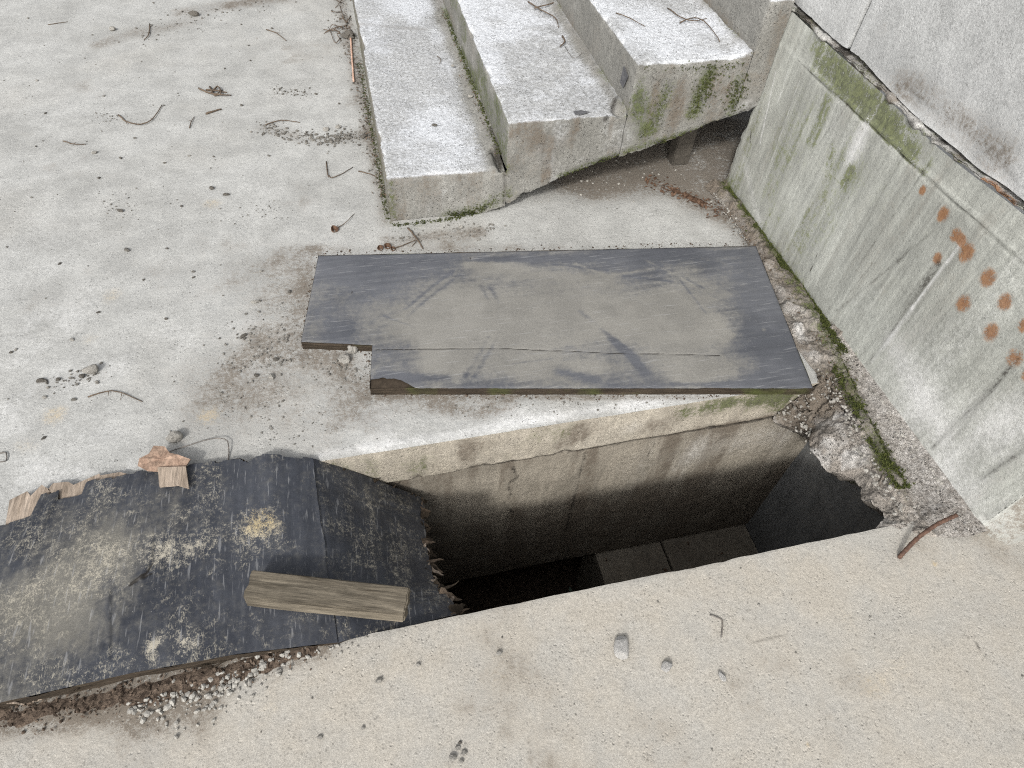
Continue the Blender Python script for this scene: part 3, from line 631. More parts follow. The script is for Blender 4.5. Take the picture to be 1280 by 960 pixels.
def rub_masks(V):
    x, y, z = V.T; a = rough_amt(V)
    mx = moss_x(y); mo = np.exp(-((x-mx)/.02)**2)*(.75+.3*sm(fbm(V, 12, 3, 321), .4, .6))*sm(y, .53, .64) + .28*a*sm(fbm(V, 9, 3, 322), .45, .65)*sm(y, .85, 1.0)
    d = a*(.22+.5*sm(fbm(V, 11, 4, 323), .42, .68)) + .55*sm(y, 1.3, 1.5)*a + blob(V, [(1.32, 1.0, -.02), (1.24, .98, -.1), (1.33, .96, 0)], .07, 1.1) + .2*(1-a)*fbm(V, 12, 3, 5)
    dk = a*.35*sm(fbm(V, 24, 3, 324), .5, .75) + blob(V, [(1.34, 1.36, 0), (1.35, 1.2, 0)], .025, .5)
    lm = (a*.45*sm(fbm(V, 13, 3, 325), .45, .65) + blob(V, [(1.27, .80, -.06), (1.30, .85, -.04)], .06, .2) + blob(V, [(1.32, 1.08, 0), (1.33, 1.22, 0)], .03, .6)) + (1-a)*.35
    lm += blob(V, [gz(1067, 440), gz(1140, 560), gz(1215, 665)], .013, .6)*(y < 1.1)
    lm *= 1-np.clip(mo, 0, 1)
    return dict(dirt=d, moss=mo, lime=lm, dark=dk)
o = s.build('broken_edge', C_rubble, None, rub_disp, rub_masks)
tag(o, 'crumbling broken concrete strip along the foot of the right wall hanging over the pit corner', 'broken concrete')

bz_ = lambda p: gz(p[0], p[1])
# ------------------------------------------------------------------ stones, twigs
def rock_mesh(name, seed, ax=(1, 1, 1), sub=2, ang=.35, rough=.16, mat=None):
    bm = bmesh.new(); bmesh.ops.create_icosphere(bm, subdivisions=sub, radius=1)
    r = random.Random(seed); planes = []
    for _ in range(9):
        d = Vector((r.gauss(0, 1), r.gauss(0, 1), r.gauss(0, 1))).normalized(); planes.append((d, r.uniform(1-ang*1.3, 1.0)))
    off = Vector((seed*3.1, 0, 0))
    for v in bm.verts:
        for d, h in planes:
            e = v.co.dot(d)-h
            if e > 0: v.co -= d*e
        n = mnoise.fractal(v.co*1.8+off, 1, 2, 4); v.co *= 1+rough*n
        v.co = Vector((v.co.x*ax[0], v.co.y*ax[1], v.co.z*ax[2]))
    me = bpy.data.meshes.new(name); bm.to_mesh(me); bm.free()
    if mat: me.materials.append(mat)
    return me
def put(name, me, mat, pos, size, rz=0, label=None, cat=None, group=None, tilt=(0, 0), parent=None, smooth=False, sink=.75):
    o = link(name, me, mat, parent, smooth); o.scale = (size,)*3; o.rotation_euler = (tilt[0], tilt[1], rz)
    zmin = min(v.co.z for v in me.vertices); o.location = (pos[0], pos[1], pos[2]-zmin*size*sink); return tag(o, label, cat, group)
def tube_mesh(name, pts, r, seg=7, taper=.5, mat=None, wob=.0, seed=0, sub=4):
    P = [Vector(p) for p in pts]; Q = []
    for i in range(len(P)-1):   # Catmull-Rom
        p0 = P[max(i-1, 0)]; p1 = P[i]; p2 = P[i+1]; p3 = P[min(i+2, len(P)-1)]
        for k in range(sub):
            t = k/sub; Q.append(.5*((2*p1)+(p2-p0)*t+(2*p0-5*p1+4*p2-p3)*t*t+(3*p1-p0-3*p2+p3)*t*t*t))
    Q.append(P[-1]); vs = []; fs = []
    for i, q in enumerate(Q):
        d = (Q[min(i+1, len(Q)-1)]-Q[max(i-1, 0)]).normalized(); a = d.cross(Vector((0, 0, 1)))
        if a.length < .1: a = d.cross(Vector((1, 0, 0)))
        a.normalize(); b = d.cross(a); rr = r*(1-(1-taper)*i/len(Q)); q = q+mnoise.noise_vector(q*60+Vector((seed, 0, 0)))*wob
        for k in range(seg):
            t = 2*math.pi*k/seg; vs.append(q+(a*math.cos(t)+b*math.sin(t))*rr*(1+.15*math.sin(i*2.1+k)))
    n = len(Q)
    for i in range(n-1):
        for k in range(seg): fs.append((i*seg+k, i*seg+(k+1) % seg, (i+1)*seg+(k+1) % seg, (i+1)*seg+k))
    fs.append(tuple(range(seg))[::-1]); fs.append(tuple((n-1)*seg+k for k in range(seg)))
    me = bpy.data.meshes.new(name); me.from_pydata([tuple(v) for v in vs], [], fs)
    if mat: me.materials.append(mat)
    return me
def twig(px, r, name='twig', mat=None, label=None, cat='twig', group=None, z=0, lift=.004, parent=None, taper=.5, wob=.0018):
    pts = []
    for i, p in enumerate(px):
        zz = z+r*.9+(lift*math.sin(math.pi*i/(len(px)-1)) if len(px) > 1 else 0); pts.append(gz(p[0], p[1], zz))
    me = tube_mesh(name, pts, r, taper=taper, wob=wob, seed=len(bpy.data.objects)); o = link(name, me, mat or M_twig, parent, True)
    if name == 'twig' and len(pts) > 2:
        for q in range(1, len(pts)-1):
            if rng.random() < .6:
                dv = pts[q+1]-pts[q]; dv = dv/np.linalg.norm(dv); sg = rng.choice((-1, 1)); e_ = pts[q]+(dv*.6+np.array([-dv[1], dv[0], .15])*sg)*rng.uniform(.010, .022)
                link('side_shoot', tube_mesh('side_shoot', [pts[q], (pts[q]+e_)/2+np.array([.001, 0, .001]), e_], r*.55, 5, .3, wob=.001, seed=q), mat or M_twig, o, True)
    return tag(o, label, cat, group) if not parent else o

# many little pieces joined (grit nobody could count)
def scatter(name, places, mat, label, seed=1, ang=.4):
    protos = []
    for k in range(6):
        me = rock_mesh('tmp', seed*10+k, (1, rng.uniform(.6, 1), rng.uniform(.45, .8)), 1, ang, .15)
        protos.append((np.array([v.co[:] for v in me.vertices]), np.array([p.vertices[:] for p in me.polygons]))); bpy.data.meshes.remove(me)
    VV = []; FF = []; n = 0; r = np.random.RandomState(seed)
    for (x, y, z, sz) in places:
        v, f = protos[r.randint(6)]; a = r.rand()*6.28; c, s_ = math.cos(a), math.sin(a)
        w_ = np.stack([v[:, 0]*c-v[:, 1]*s_, v[:, 0]*s_+v[:, 1]*c, v[:, 2]], 1)*sz + [x, y, z+sz*.35]
        VV.append(w_); FF.append(f+n); n += len(v)
    V = np.concatenate(VV); Fc = np.concatenate(FF); me = bpy.data.meshes.new(name)
    me.vertices.add(len(V)); me.vertices.foreach_set('co', V.astype(np.float32).ravel()); me.loops.add(Fc.size); me.loops.foreach_set('vertex_index', Fc.astype(np.int32).ravel())
    me.polygons.add(len(Fc)); me.polygons.foreach_set('loop_start', np.arange(0, Fc.size, 3, dtype=np.int32)); me.update(calc_edges=True); me.validate()
    o = link(name, me, mat, None, False); return tag(o, label, kind='stuff')
def along(pts, n, spread, smin, smax, z=0.0, pw=2.5):
    pts = [np.asarray(p) for p in pts]; L = [np.linalg.norm(b-a) for a, b in zip(pts[:-1], pts[1:])]; T = sum(L) or 1; out = []
    for _ in range(n):
        if len(pts) == 1: c = pts[0]
        else:
            t = nr.rand()*T; i = 0
            while i < len(L)-1 and t > L[i]: t -= L[i]; i += 1
            c = pts[i]+(pts[i+1]-pts[i])*t/L[i]
        out.append((c[0]+nr.randn()*spread, c[1]+nr.randn()*spread, c[2]+z, smin+(smax-smin)*nr.rand()**pw))
    return out
def clear(pl):    # keep grit off the open pit and out of walls
    return [p for p in pl if not (PX0-.005 < p[0] < PX1 and PY0-.006 < p[1] < PY1+.006) and p[0] < 1.44]

grit = along(S1((330, 160), (400, 175), (460, 168)), 260, .03, .002, .008)
grit += along(S1((400, 178), (440, 172)), 60, .02, .004, .010) + along(S1((340, 112), (385, 118)), 70, .02, .002, .006)
grit += along(S1((425, 20), (440, 60), (462, 160), (484, 260)), 300, .022, .002, .007)
grit += along(S1((310, 470), (340, 430), (330, 400)), 160, .07, .002, .006) + along(S1((400, 450), (440, 470)), 60, .04, .0015, .005)
grit += along(S1((490, 298), (620, 285)), 130, .02, .0015, .006) + along(S1((140, 240), (150, 270), (180, 265)), 60, .05, .001, .004)
grit += along(S1((120, 145), (150, 150)), 60, .03, .001, .004) + along(S1((310, 260), (350, 270)), 50, .04, .001, .004)
grit += along(S1((240, 20), (170, 50), (340, 3)), 120, .06, .002, .007) + along(S1((60, 480), (130, 465)), 50, .02, .002, .006)
grit += along(S1((560, 510), (760, 505), (900, 495)), 140, .02, .001, .004) + along(S1((300, 510), (400, 530)), 120, .06, .001, .004)
for _ in range(1500):
    grit.append((nr.uniform(-2.2, 1.4), nr.uniform(-.1, 4.3), 0, .0008+.0028*nr.rand()**3))
grit = [(a, b, c, d*1.3) for a, b, c, d in grit]
scatter('gravel', clear(grit), M_grit, 'fine grey grit strewn over the floor', 3)
pale = along(S1((170, 885), (240, 870), (300, 845), (390, 808)), 190, .013, .003, .010) + along(S1((225, 895), (215, 905), (330, 850)), 60, .022, .0025, .008)
pale += along(S1((390, 808), (470, 800)), 40, .016, .002, .006) + along(S1((900, 235), (930, 290), (950, 315)), 120, .03, .002, .006)
pale += along(S1((690, 235), (860, 205)), 100, .10, .0015, .007) + along([gz(600, 195, SZ[0]), gz(560, 20, SZ[0])], 60, .012, .002, .006)
scatter('gravel', clear(pale), M_white, 'pale chippings spilled beside the left plywood sheet and under the stair', 5)
rp = []
for yy in np.linspace(.54, 1.98, 520):
    rp.append((nr.uniform(moss_x(yy)-.07, moss_x(yy)+.01), yy, .012, .003+.006*nr.rand()**2))
for yy in np.linspace(.52, .75, 120): rp.append((nr.uniform(1.26, 1.40), yy+nr.randn()*.01, .004, .002+.007*nr.rand()**2))
for yy in np.linspace(.47, 1.08, 120): rp.append((1.43-abs(nr.randn())*.015, yy, .022, .002+.005*nr.rand()**2))
for q in along([np.array([1.22, .99, -.13]), np.array([1.30, .985, -.03]), np.array([1.33, .93, -.01])], 160, .022, .003, .010): rp.append(q)
for q in along([np.array([1.25, .78, -.08]), np.array([1.25, .95, -.12])], 90, .02, .004, .011): rp.append(q)
rs = [(p[0], p[1], p[2], p[3]) for p in along(S1((0, 892), (60, 886), (120, 876), (200, 864), (290, 840), (385, 808)), 420, .016, .0015, .006)]
scatter('soil_crumbs', rs, M_soil, 'dark soil crumbs under the front edge of the left plywood sheet', 12)
brd = [bz_(p) for p in ((376, 429), (397, 317), (700, 312), (945, 304))]
cr = along(brd, 260, .009, .0015, .005) + along([gz(462, 492), gz(700, 497), gz(1000, 494)], 200, .007, .0015, .005) + along([gz(376, 434), gz(462, 437), gz(460, 490)], 90, .008, .0015, .005)
scatter('soil_crumbs', clear(cr), M_soil, 'dark crumbs lying along the edges of the grey board', 14)
scatter('rubble', rp, M_stone, 'crumbs of broken concrete along the foot of the right wall', 8, .55)

# soil: low brown heap under the front edge of the left sheet, its left end filling in for shade, and leaf litter under the stairs
def heap(name, pts, width, hgt, label, seed, mat=M_soil, z0=-.004):
    pts = [np.asarray(p) for p in pts]; A = np.array(pts); lo = A.min(0)-width*1.5; hi = A.max(0)+width*1.5
    s = Surf(); s.quad((lo[0], lo[1], 0), (hi[0], lo[1], 0), (hi[0], hi[1], 0), (lo[0], hi[1], 0), .005)
    def h(V): return np.exp(-(pdist(V*[1, 1, 0], [p*[1, 1, 0] for p in pts])/width)**2)*(.05+1.5*fbm(V, 16, 5, seed))+.45*(fbm(V, 60, 3, seed+1)-.5)
    P = s.V[0]; hh = h(P); q = s.F[0]; s.F[0] = q[(hh[q] > .28).any(1)]
    def disp(V):
        V = V.copy(); V[:, 2] = z0+(h(V)-.25)*hgt; return V
    o = s.build(name, mat, None, disp, None); return tag(o, label, kind='stuff')
heap('soil', S1((0, 892), (60, 886), (120, 876), (200, 864), (290, 840), (385, 808)), .034, .012, 'dark brown soil spilled under the front edge of the left plywood sheet', 401)
heap('leaf_litter', S1((835, 232), (880, 256)), .035, .010, 'reddish brown leaf litter under the stair flight', 421, M_leaf)
for pts, n in ((S1((820, 228), (860, 250), (900, 268)), 70), (S1((700, 215), (880, 200)), 50)):
    pass
# leaf scraps and bark as one litter mass
def scraps(name, pts, n, spread, size, mat, label, seed, zz=.004, flat=.5):
    r = np.random.RandomState(seed); VV = []; FF = []; k = 0
    base = along(pts, n, spread, .5, 1, 0, 1)
    for (x, y, z, s_) in base:
        a = r.rand()*6.28; L = size*s_; W = L*r.uniform(.2, .55); t = (r.rand(2)-.5)*flat*2; c, sn = math.cos(a), math.sin(a)
        loc = [(-L, 0, 0), (-.2*L, W, .15*L), (.3*L, W*.8, .1*L), (L, 0, 0), (.2*L, -W, .15*L), (-.4*L, -W*.8, .05*L)]
        for q in loc: VV.append((x+q[0]*c-q[1]*sn, y+q[0]*sn+q[1]*c, z+zz+q[2]+q[0]*t[0]+q[1]*t[1]+.35*L*flat))
        FF += [(k, k+1, k+5), (k+1, k+4, k+5), (k+1, k+2, k+4), (k+2, k+3, k+4)]; k += 6
    me = bpy.data.meshes.new(name); me.from_pydata(VV, [], FF); return tag(link(name, me, mat, None, False), label, kind='stuff')
scraps('leaf_litter', S1((810, 225), (860, 248), (905, 268)), 160, .025, .012, M_leaf, 'reddish dead leaves lying under the stair flight', 5)
scraps('bark_crumbs', S1((0, 892), (60, 886), (120, 876), (200, 864), (290, 840), (385, 808)), 230, .014, .007, M_soil, 'dark bark crumbs under the front edge of the left sheet', 6)
scraps('bark_crumbs', S1((430, 5), (436, 50), (448, 100), (470, 200), (480, 250)), 260, .018, .009, M_twig, 'dark plant crumbs along the foot of the bottom step', 7)
scraps('bark_crumbs', [gx(1030, 60, 1.43)*0+np.array([1.36, 1.9, .01]), np.array([1.39, 1.3, .02]), np.array([1.36, .95, .02])], 260, .02, .007, M_twig, 'dark crumbs along the wall foot', 9)
scraps('bark_crumbs', [np.array([SX[1]-.02, 2.05, SZ[0]+.01]), np.array([SX[1]-.025, 3.4, SZ[0]+.01])], 120, .008, .007, M_twig, 'dark crumbs at the back of the first tread', 10)

scraps('leaf_litter', [np.array([.66, .93, -1.42]), np.array([.70, .80, -1.42])], 260, .05, .022, M_pale, 'pale green plant scraps at the bottom of the pit', 15, flat=1.2)
scraps('leaf_litter', [np.array([.8, .75, -1.062]), np.array([1.35, .8, -1.058])], 60, .08, .014, M_leaf, 'dead leaves on the sill blocks in the pit', 16, flat=.6)
# moss: tufts of tiny blades along the wall foot
def moss_tufts(name, centres, label, seed, size=.0055):
    r = np.random.RandomState(seed); n = len(centres); C = np.array(centres); K = 9
    C = np.repeat(C, K, 0); N = len(C); a = r.rand(N)*6.283; tilt = r.rand(N)*1.1; L = size*(.5+r.rand(N)); w_ = L*.28
    d = np.stack([np.cos(a)*np.sin(tilt), np.sin(a)*np.sin(tilt), np.cos(tilt)], 1); sd_ = np.stack([-np.sin(a), np.cos(a), 0*a], 1)
    B = C+r.randn(N, 3)*[size*.45, size*.45, size*.12]
    V = np.stack([B-sd_*w_[:, None], B+sd_*w_[:, None], B+d*L[:, None]], 1).reshape(-1, 3); me = bpy.data.meshes.new(name)
    me.from_pydata(V.tolist(), [], np.arange(len(V)).reshape(-1, 3).tolist()); return tag(link(name, me, M_moss, None, False), label, kind='stuff')
mc = []
for _ in range(3600):
    y = nr.uniform(.60, 2.0); thr = vnoise(np.array([[0, y, 0]]), 9, 5)[0]
    if nr.rand() > .35+thr*.8: continue
    if y > 1.08: x = WX-.004-abs(nr.randn())*(.014 if y > 1.3 else .02)
    else: x = moss_x(np.array([y]))[0]+nr.randn()*.013
    mc.append((min(x, WX-.002), y, .022 if y > 1.08 else .022))
moss_tufts('moss', mc, 'green moss growing along the foot of the right wall', 3)
mc2 = [(p[0], p[1], .0) for p in along(S1((492, 282), (560, 275), (625, 258)), 260, .006, 1, 1)] + [(p[0]-.004, p[1], .001) for p in along(S1((486, 275), (470, 190), (450, 80)), 300, .006, 1, 1)]
mc2 += [(SX[1]-.004-abs(nr.randn())*.008, nr.uniform(2.08, 3.3), SZ[0]+.016) for _ in range(380)]
for pts_, n_, w_ in ((((800, 120), (805, 165)), 260, .022), (((835, 110), (815, 160)), 200, .018), (((890, 88), (882, 105), (868, 140)), 200, .020), (((925, 100), (915, 140)), 140, .022), (((805, 88), (930, 82)), 120, .006), (((560, 272), (600, 262), (632, 243)), 360, .012), (((700, 222), (800, 184), (930, 148)), 300, .006)):
    for p in along([gy(a, b, SY) for a, b in pts_], n_, .0, 1, 1): mc2.append((p[0]+nr.randn()*w_, SY-.001, p[2]+nr.randn()*w_))
mc2 = [q for q in mc2 if not (abs(q[1]-SY+.001) < 1e-6 and (q[2] < float(sof(q[0])) or q[2] > SZ[min(3, max(0, int(np.searchsorted(SX, q[0]))-1))]))]
moss_tufts('moss', mc2, 'thin green moss around the foot of the bottom steps', 4, .004)

# ------------------------------------------------------------------ GREY PLYWOOD BOARD (flat, notched)
BT = .033
def bz(px, py, z=BT): return gz(px, py, z)
board = empty('plywood_board', tuple(gz(700, 400, 0)), 'grey notched plywood board lying flat on the floor between stairs and pit', 'board')
a0, a1, a2, a3, a4, a5 = bz(398, 319), bz(945, 307), bz(1017, 485), bz(462, 485), bz(463, 431), bz(376, 427)
tm = a0+(a1-a0)*((463-398)/(945-398)+.008)
a4 = a3+(tm-a3)*(((a4-a3)@(tm-a3))/((tm-a3)@(tm-a3)))
s = Surf(); s.quad(a5, a4, tm, a0, .006)
def mainface(u, v):
    u_ = u[:, None]; v_ = v[:, None]; fl = a3*(1-u_)+a2*u_; tl = tm*(1-u_)+a1*u_
    P0 = np.stack([u, 0*u, 0*u], 1); tear = .036*sm(-u, -.105, -.055)*(.6+.8*fbm(P0, (60, 1, 1), 3, 501)) + .004*(fbm(P0, (45, 1, 1), 3, 502)-.5)
    dirn = (tm-a3)/np.linalg.norm(tm-a3); fl = fl+dirn*tear[:, None]; return fl*(1-v_)+tl*v_
s.grid(mainface, 300, 170)
def bmask(V):
    B = lambda *p: [bz(a, b) for a, b in p]
    du = blob(V, B((560, 400), (700, 390), (850, 400)), .21, 1.05) + blob(V, B((540, 460), (900, 465)), .07, .35) + blob(V, B((600, 335), (760, 350)), .05, .5) + blob(V, B((865, 470), (940, 455)), .05, .45)
    du += .4*sm(fbm(V, 5, 4, 511), .42, .7) + .02
    sc = 0
    for off in (-6, 5):
        sc = sc + blob(V, B((566, 345+off), (535, 368+off), (508, 392+off)), .008, .38) + blob(V, B((607+off, 358), (622+off, 385), (620+off, 415), (606+off, 440), (588+off, 470)), .011, .42)
    sc = sc + blob(V, B((726, 390), (745, 405), (775, 432), (802, 460)), .014, .55) + blob(V, B((765, 425), (790, 445), (806, 466)), .02, .5) + blob(V, B((700, 465), (745, 474)), .024, .7) + blob(V, B((480, 470), (560, 472)), .02, .5) + blob(V, B((840, 480), (1000, 480)), .012, .5)
    for (pa, pb) in (((820, 330), (880, 360)), ((850, 350), (905, 420)), ((780, 345), (842, 352)), ((905, 325), (950, 345)), ((835, 318), (900, 330)), ((690, 330), (760, 338)), ((480, 395), (520, 410)), ((640, 455), (690, 448))):
        sc = sc + blob(V, B(pa, pb), .005, .4); 
    sc += blob(V, B((600, 325), (780, 322), (930, 315)), .018, .5) + .35*blob(V, B((960, 380), (970, 470)), .10)
    lite = blob(V, B((868, 392), (885, 408), (905, 425), (915, 418)), .012, .5) + blob(V, B((720, 330), (760, 345), (820, 335)), .008, .4) + blob(V, B((800, 322), (850, 345), (870, 360)), .006, .4) + blob(V, B((583, 330), (612, 331)), .012, .7) + blob(V, B((955, 412)), .012, .7) + blob(V, B((885, 398), (908, 418)), .025, .4) + blob(V, B((830, 383)), .01, .5)
    dk = blob(V, B((470, 437), (620, 435), (760, 441), (900, 444)), .0024, 1.0) + blob(V, B((440, 361), (440, 367), (448, 367)), .0016, .8) + blob(V, B((557, 454)), .004, .8) + blob(V, B((412, 408)), .003, .8) + blob(V, B((588, 322), (587, 327)), .002, .9) + blob(V, B((830, 383), (842, 386)), .004, .6)
    dk += blob(V, B((640, 440), (720, 445)), .004, .4)
    return dict(dust=du-sc+lite, dark=dk, fleck=0*du)
def bdisp(V):
    W = V.copy(); W[:, 2] += .003*(fbm(V, 2.5, 2, 521)-.5)+.0008*(fbm(V, 30, 2, 522)-.5)
    c = [bz(470, 437), bz(620, 435), bz(760, 441), bz(900, 444)]; W[:, 2] -= blob(V, c, .003, .0015)
    out = [a0, a1, a2]; W[:, 2] -= .0025*np.clip(1-pdist(V, [a5, a0, a1, a2, a3, a4, a5])/.006, 0, 1)
    return W
s.build('film_face', M_film, board, bdisp, bmask)
lowz = np.array([0, 0, -1.])
def side(s, p, q, top, bot, step=.008, n=3):
    p = np.asarray(p); q = np.asarray(q); nu = max(1, int(np.linalg.norm(q-p)/step))
    def fn(u, v):
        b = p+(q-p)*u[:, None]; b = b.copy(); b[:, 2] = b[:, 2]+top+(bot-top)*v; return b
    s.grid(fn, nu, n)
s = Surf()
ring = [a5, a4, a3, a2, a1, a0, a5]
for p, q in zip(ring[:-1], ring[1:]): side(s, p, q, -.0012, -.0325, .008, 8)
# inner ply exposed at the torn corner
s.quad(a3+lowz*.006, a3+(a2-a3)*.15+lowz*.006, a3+(a2-a3)*.15+(tm-a3)*.22+lowz*.006, a3+(tm-a3)*.22+lowz*.006, .005)
def pdisp(V):
    W = V.copy(); t = (V[:, 2]-.0)/BT
    lay = np.sin(V[:, 2]*900)*.0012
    W[:, 0] += .004*(fbm(V, (20, 20, 160), 3, 531)-.5); W[:, 1] += .006*(fbm(V, (20, 20, 200), 3, 532)-.5)+lay; W[:, 2] += .002*(fbm(V, 60, 2, 533)-.5); return W
s.build('plywood_core', M_ply, board, pdisp, lambda V: dict(moss=.5*sm(fbm(V, 8, 3, 534), .4, .65)+.1*(V[:, 0] > .9)))
# pale sliver of torn veneer on the front edge
o = link('veneer_sliver', tube_mesh('veneer_sliver', [bz(512, 472, .026), bz(522, 474, .027), bz(533, 478, .026)], .005, 5, .4), M_white, board)

# ------------------------------------------------------------------ BROKEN DARK PLYWOOD SHEET over the pit's left end
sheet = empty('plywood_sheet', (-.6, .75, 0), 'dark weathered plywood sheet with ragged edge, snapped and sagging into the pit', 'plywood sheet')
def sheet_top(u, v):
    """u 0..1 left edge to fold, v 0 (front) to 1 (back)"""
    jf = .016*(fbm(np.stack([0*v, v, 0*v], 1), (1, 9, 1), 4, 603)-.5)*u**10; fx = np.interp(u, [0, .15, .4, .7, 1], [-1.06, -.93, -.70, -.45, -.205]); fy = np.interp(u, [0, .25, .5, .75, 1], [.505, .512, .520, .520, .508]); fz = np.interp(u, [0, .5, 1], [.062, .046, .012])
    # back edge follows the ragged torn line
    bx = np.interp(u, [0, 1], [-.985, -.243]); by = np.interp(u, [0, .12, .3, .55, .8, 1], [1.0, 1.02, 1.035, 1.04, 1.03, 1.0]); bz_ = np.interp(u, [0, 1], [.022, .026])
    P0 = np.stack([bx, 0*u, 0*u], 1)
    step = np.floor(fbm(P0, (26, 1, 1), 2, 601)*9)/9-.5
    rag = .045*step*(v**1.0) + .008*(fbm(P0, (90, 1, 1), 2, 602)-.5)
    miss = -.055*sm(-bx, .90, .905)-.030*sm(-bx, .80, .803)*sm(bx, -.86, -.857)
    x = fx*(1-v)+bx*v+jf; y = fy*(1-v)+by*v+(rag+miss)*sm(v, .55, 1); z = fz*(1-v)+bz_*v + .012*np.sin(v*math.pi)*(1-u*.6) - .010*sm(u, .93, 1.0)*(.4+.6*v) + .008*np.exp(-((u-.86)/.05)**2)*v
    return np.stack([x, y, z], 1)
def fold(v): return sheet_top(np.ones_like(v), v)
rb = np.array([.058, .53, -.035]); rtp = gy(530, 622, .985)
def droop(u, v):
    A = fold(v); P0 = np.stack([v*0, v, v*0], 1)
    B = rb*(1-v[:, None])+rtp*v[:, None]; B[:, 2] -= .02*np.sin(v*math.pi); B[:, 0] -= .025*np.sin(v*math.pi)-.040*(fbm(P0, (1, 14, 1), 4, 611)-.5)*(1-v*.5)-.02*sm(-v, -.3, -.1)*fbm(P0, (1, 60, 1), 2, 612)
    u_ = u[:, None]; P = A*(1-u_)+B*u_; P[:, 2] += .008*np.sin(u*math.pi)*(.4+.6*v)+.020*(fbm(P, (5, 9, 5), 3, 613)-.5)*np.sin(u*math.pi*.5)-.003*np.exp(-(u/.03)**2)
    return P
def smask(V):
    B = lambda *p: [gz(a, b, .045) for a, b in p]
    fl = blob(V, B((215, 690), (250, 678)), .05, .62) + blob(V, B((320, 645), (335, 655)), .065, .62) + blob(V, B((305, 670)), .045, .4) + blob(V, B((188, 802), (205, 793), (225, 800), (240, 801)), .02, .6)*(.5+fbm(V, 26, 3, 626)) + blob(V, B((190, 822), (192, 805)), .014, .45)
    fl += blob(V, B((60, 720), (120, 690), (90, 740)), .10, .32) + .35*sm(fbm(V, 7, 4, 621), .42, .7) + .05
    ye = blob(V, B((325, 645)), .06, 1.0)+.2
    du = blob(V, B((60, 750), (110, 700), (130, 690)), .11, .62) + .10 + .36*sm(fbm(V, 4, 4, 622), .42, .7) + blob(V, B((60, 770), (100, 800)), .09, .35) - blob(V, B((20, 800), (60, 850), (150, 830)), .05, .2)
    dk = blob(V, B((168, 645), (200, 632)), .0035, .9) + blob(V, B((165, 730), (180, 718), (192, 716)), .006, .8)*sm(fbm(V, 60, 2, 624), .3, .5) + blob(V, B((141, 745), (141, 815)), .0022, .6) + blob(V, B((191, 660), (193, 700)), .0025, .5) + blob(V, B((272, 605), (270, 640)), .0025, .6) + blob(V, B((0, 808), (18, 802)), .006, .9) + blob(V, B((0, 832), (18, 832)), .004, .9) + blob(V, B((258, 582), (258, 600)), .002, .8) + blob(V, B((285, 575), (285, 605)), .002, .8)
    dk += 0
    for c in CREASE: dk = dk + blob(V, c, .0032, .85)*sm(fbm(V, 45, 3, 625), .38, .55)
    return dict(fleck=fl, yellow=np.clip(ye, 0, 1), dust=du, dark=dk)
CREASE = [[(270, 575), (271, 610), (273, 650)], [(258, 578), (258, 606)], [(285, 572), (285, 600)], [(193, 655), (192, 700), (180, 722)], [(141, 740), (142, 790), (141, 822)], [(168, 645), (185, 638), (203, 632)], [(318, 572), (322, 600)], [(84, 604), (86, 640)], [(150, 592), (155, 640)], [(60, 780), (140, 745), (190, 716)]]
CREASE = [[gz(a, b, .045) for a, b in c] for c in CREASE]
def sdisp(V):
    W = V.copy()
    for i, c in enumerate(CREASE): W[:, 2] -= blob(V, c, .004, .003) - blob(V+np.array([.007, 0, 0]), c, .006, .0022)
    W[:, 2] += .010*(fbm(V, 3.2, 3, 631)-.5)+.0035*(fbm(V, (34, 5, 1), 3, 632)-.5)+.0014*(fbm(V, 70, 2, 633)-.5); return W
s = Surf(); s.grid(sheet_top, 320, 210); s.build('film_face', M_film2, sheet, sdisp, smask)
def dmask(V):
    d = smask(V); x = V[:, 0]; d['fleck'] = .22+.3*sm(fbm(V, (40, 5, 5), 3, 641), .5, .7); d['dust'] = .15*sm(fbm(V, 6, 3, 642), .5, .7)
    F0 = [gz(392, 600, .0)]; d['dark'] = blob(V, [gz(400, 618, .0), gz(404, 626, 0)], .006, .9); return d
s = Surf(); s.grid(droop, 110, 200); s.build('sagging_face', M_film2, sheet, sdisp, dmask)
# ragged rotten core: thickness round the sheet
s = Surf(); TH = TH_ = .021
def rim(fn, par, n):
    def g(u, v):
        P = fn(*par(u)); P = P.copy(); P[:, 2] -= .0008+v*(TH); return P
    s.grid(g, n, 7)
s.grid(lambda u, v: sheet_top(u, u*0)-np.stack([0*u, 0*u, .0008+v*(TH+.022*(1-u))], 1), 200, 9); rim(sheet_top, lambda u: (u, u*0+1), 200); rim(sheet_top, lambda u: (u*0, u), 80)
rim(droop, lambda u: (u, u*0), 60); rim(droop, lambda u: (u, u*0+1), 60); rim(droop, lambda u: (u*0+1, u), 110)
# underside
def und(fn):
    def g(u, v):
        P = fn(u, v).copy(); P[:, 2] -= TH; return P
    return g
s.grid(und(sheet_top), 60, 40); s.grid(und(droop), 30, 40)
def cdisp(V):
    W = sdisp(V); W[:, 0] += .007*(fbm(V, (22, 22, 260), 3, 651)-.5); W[:, 1] += .010*(fbm(V, (22, 22, 240), 3, 652)-.5); return W
s.build('plywood_core', M_ply, sheet, cdisp, lambda V: dict(moss=.3*sm(fbm(V, 8, 3, 653), .5, .7)))
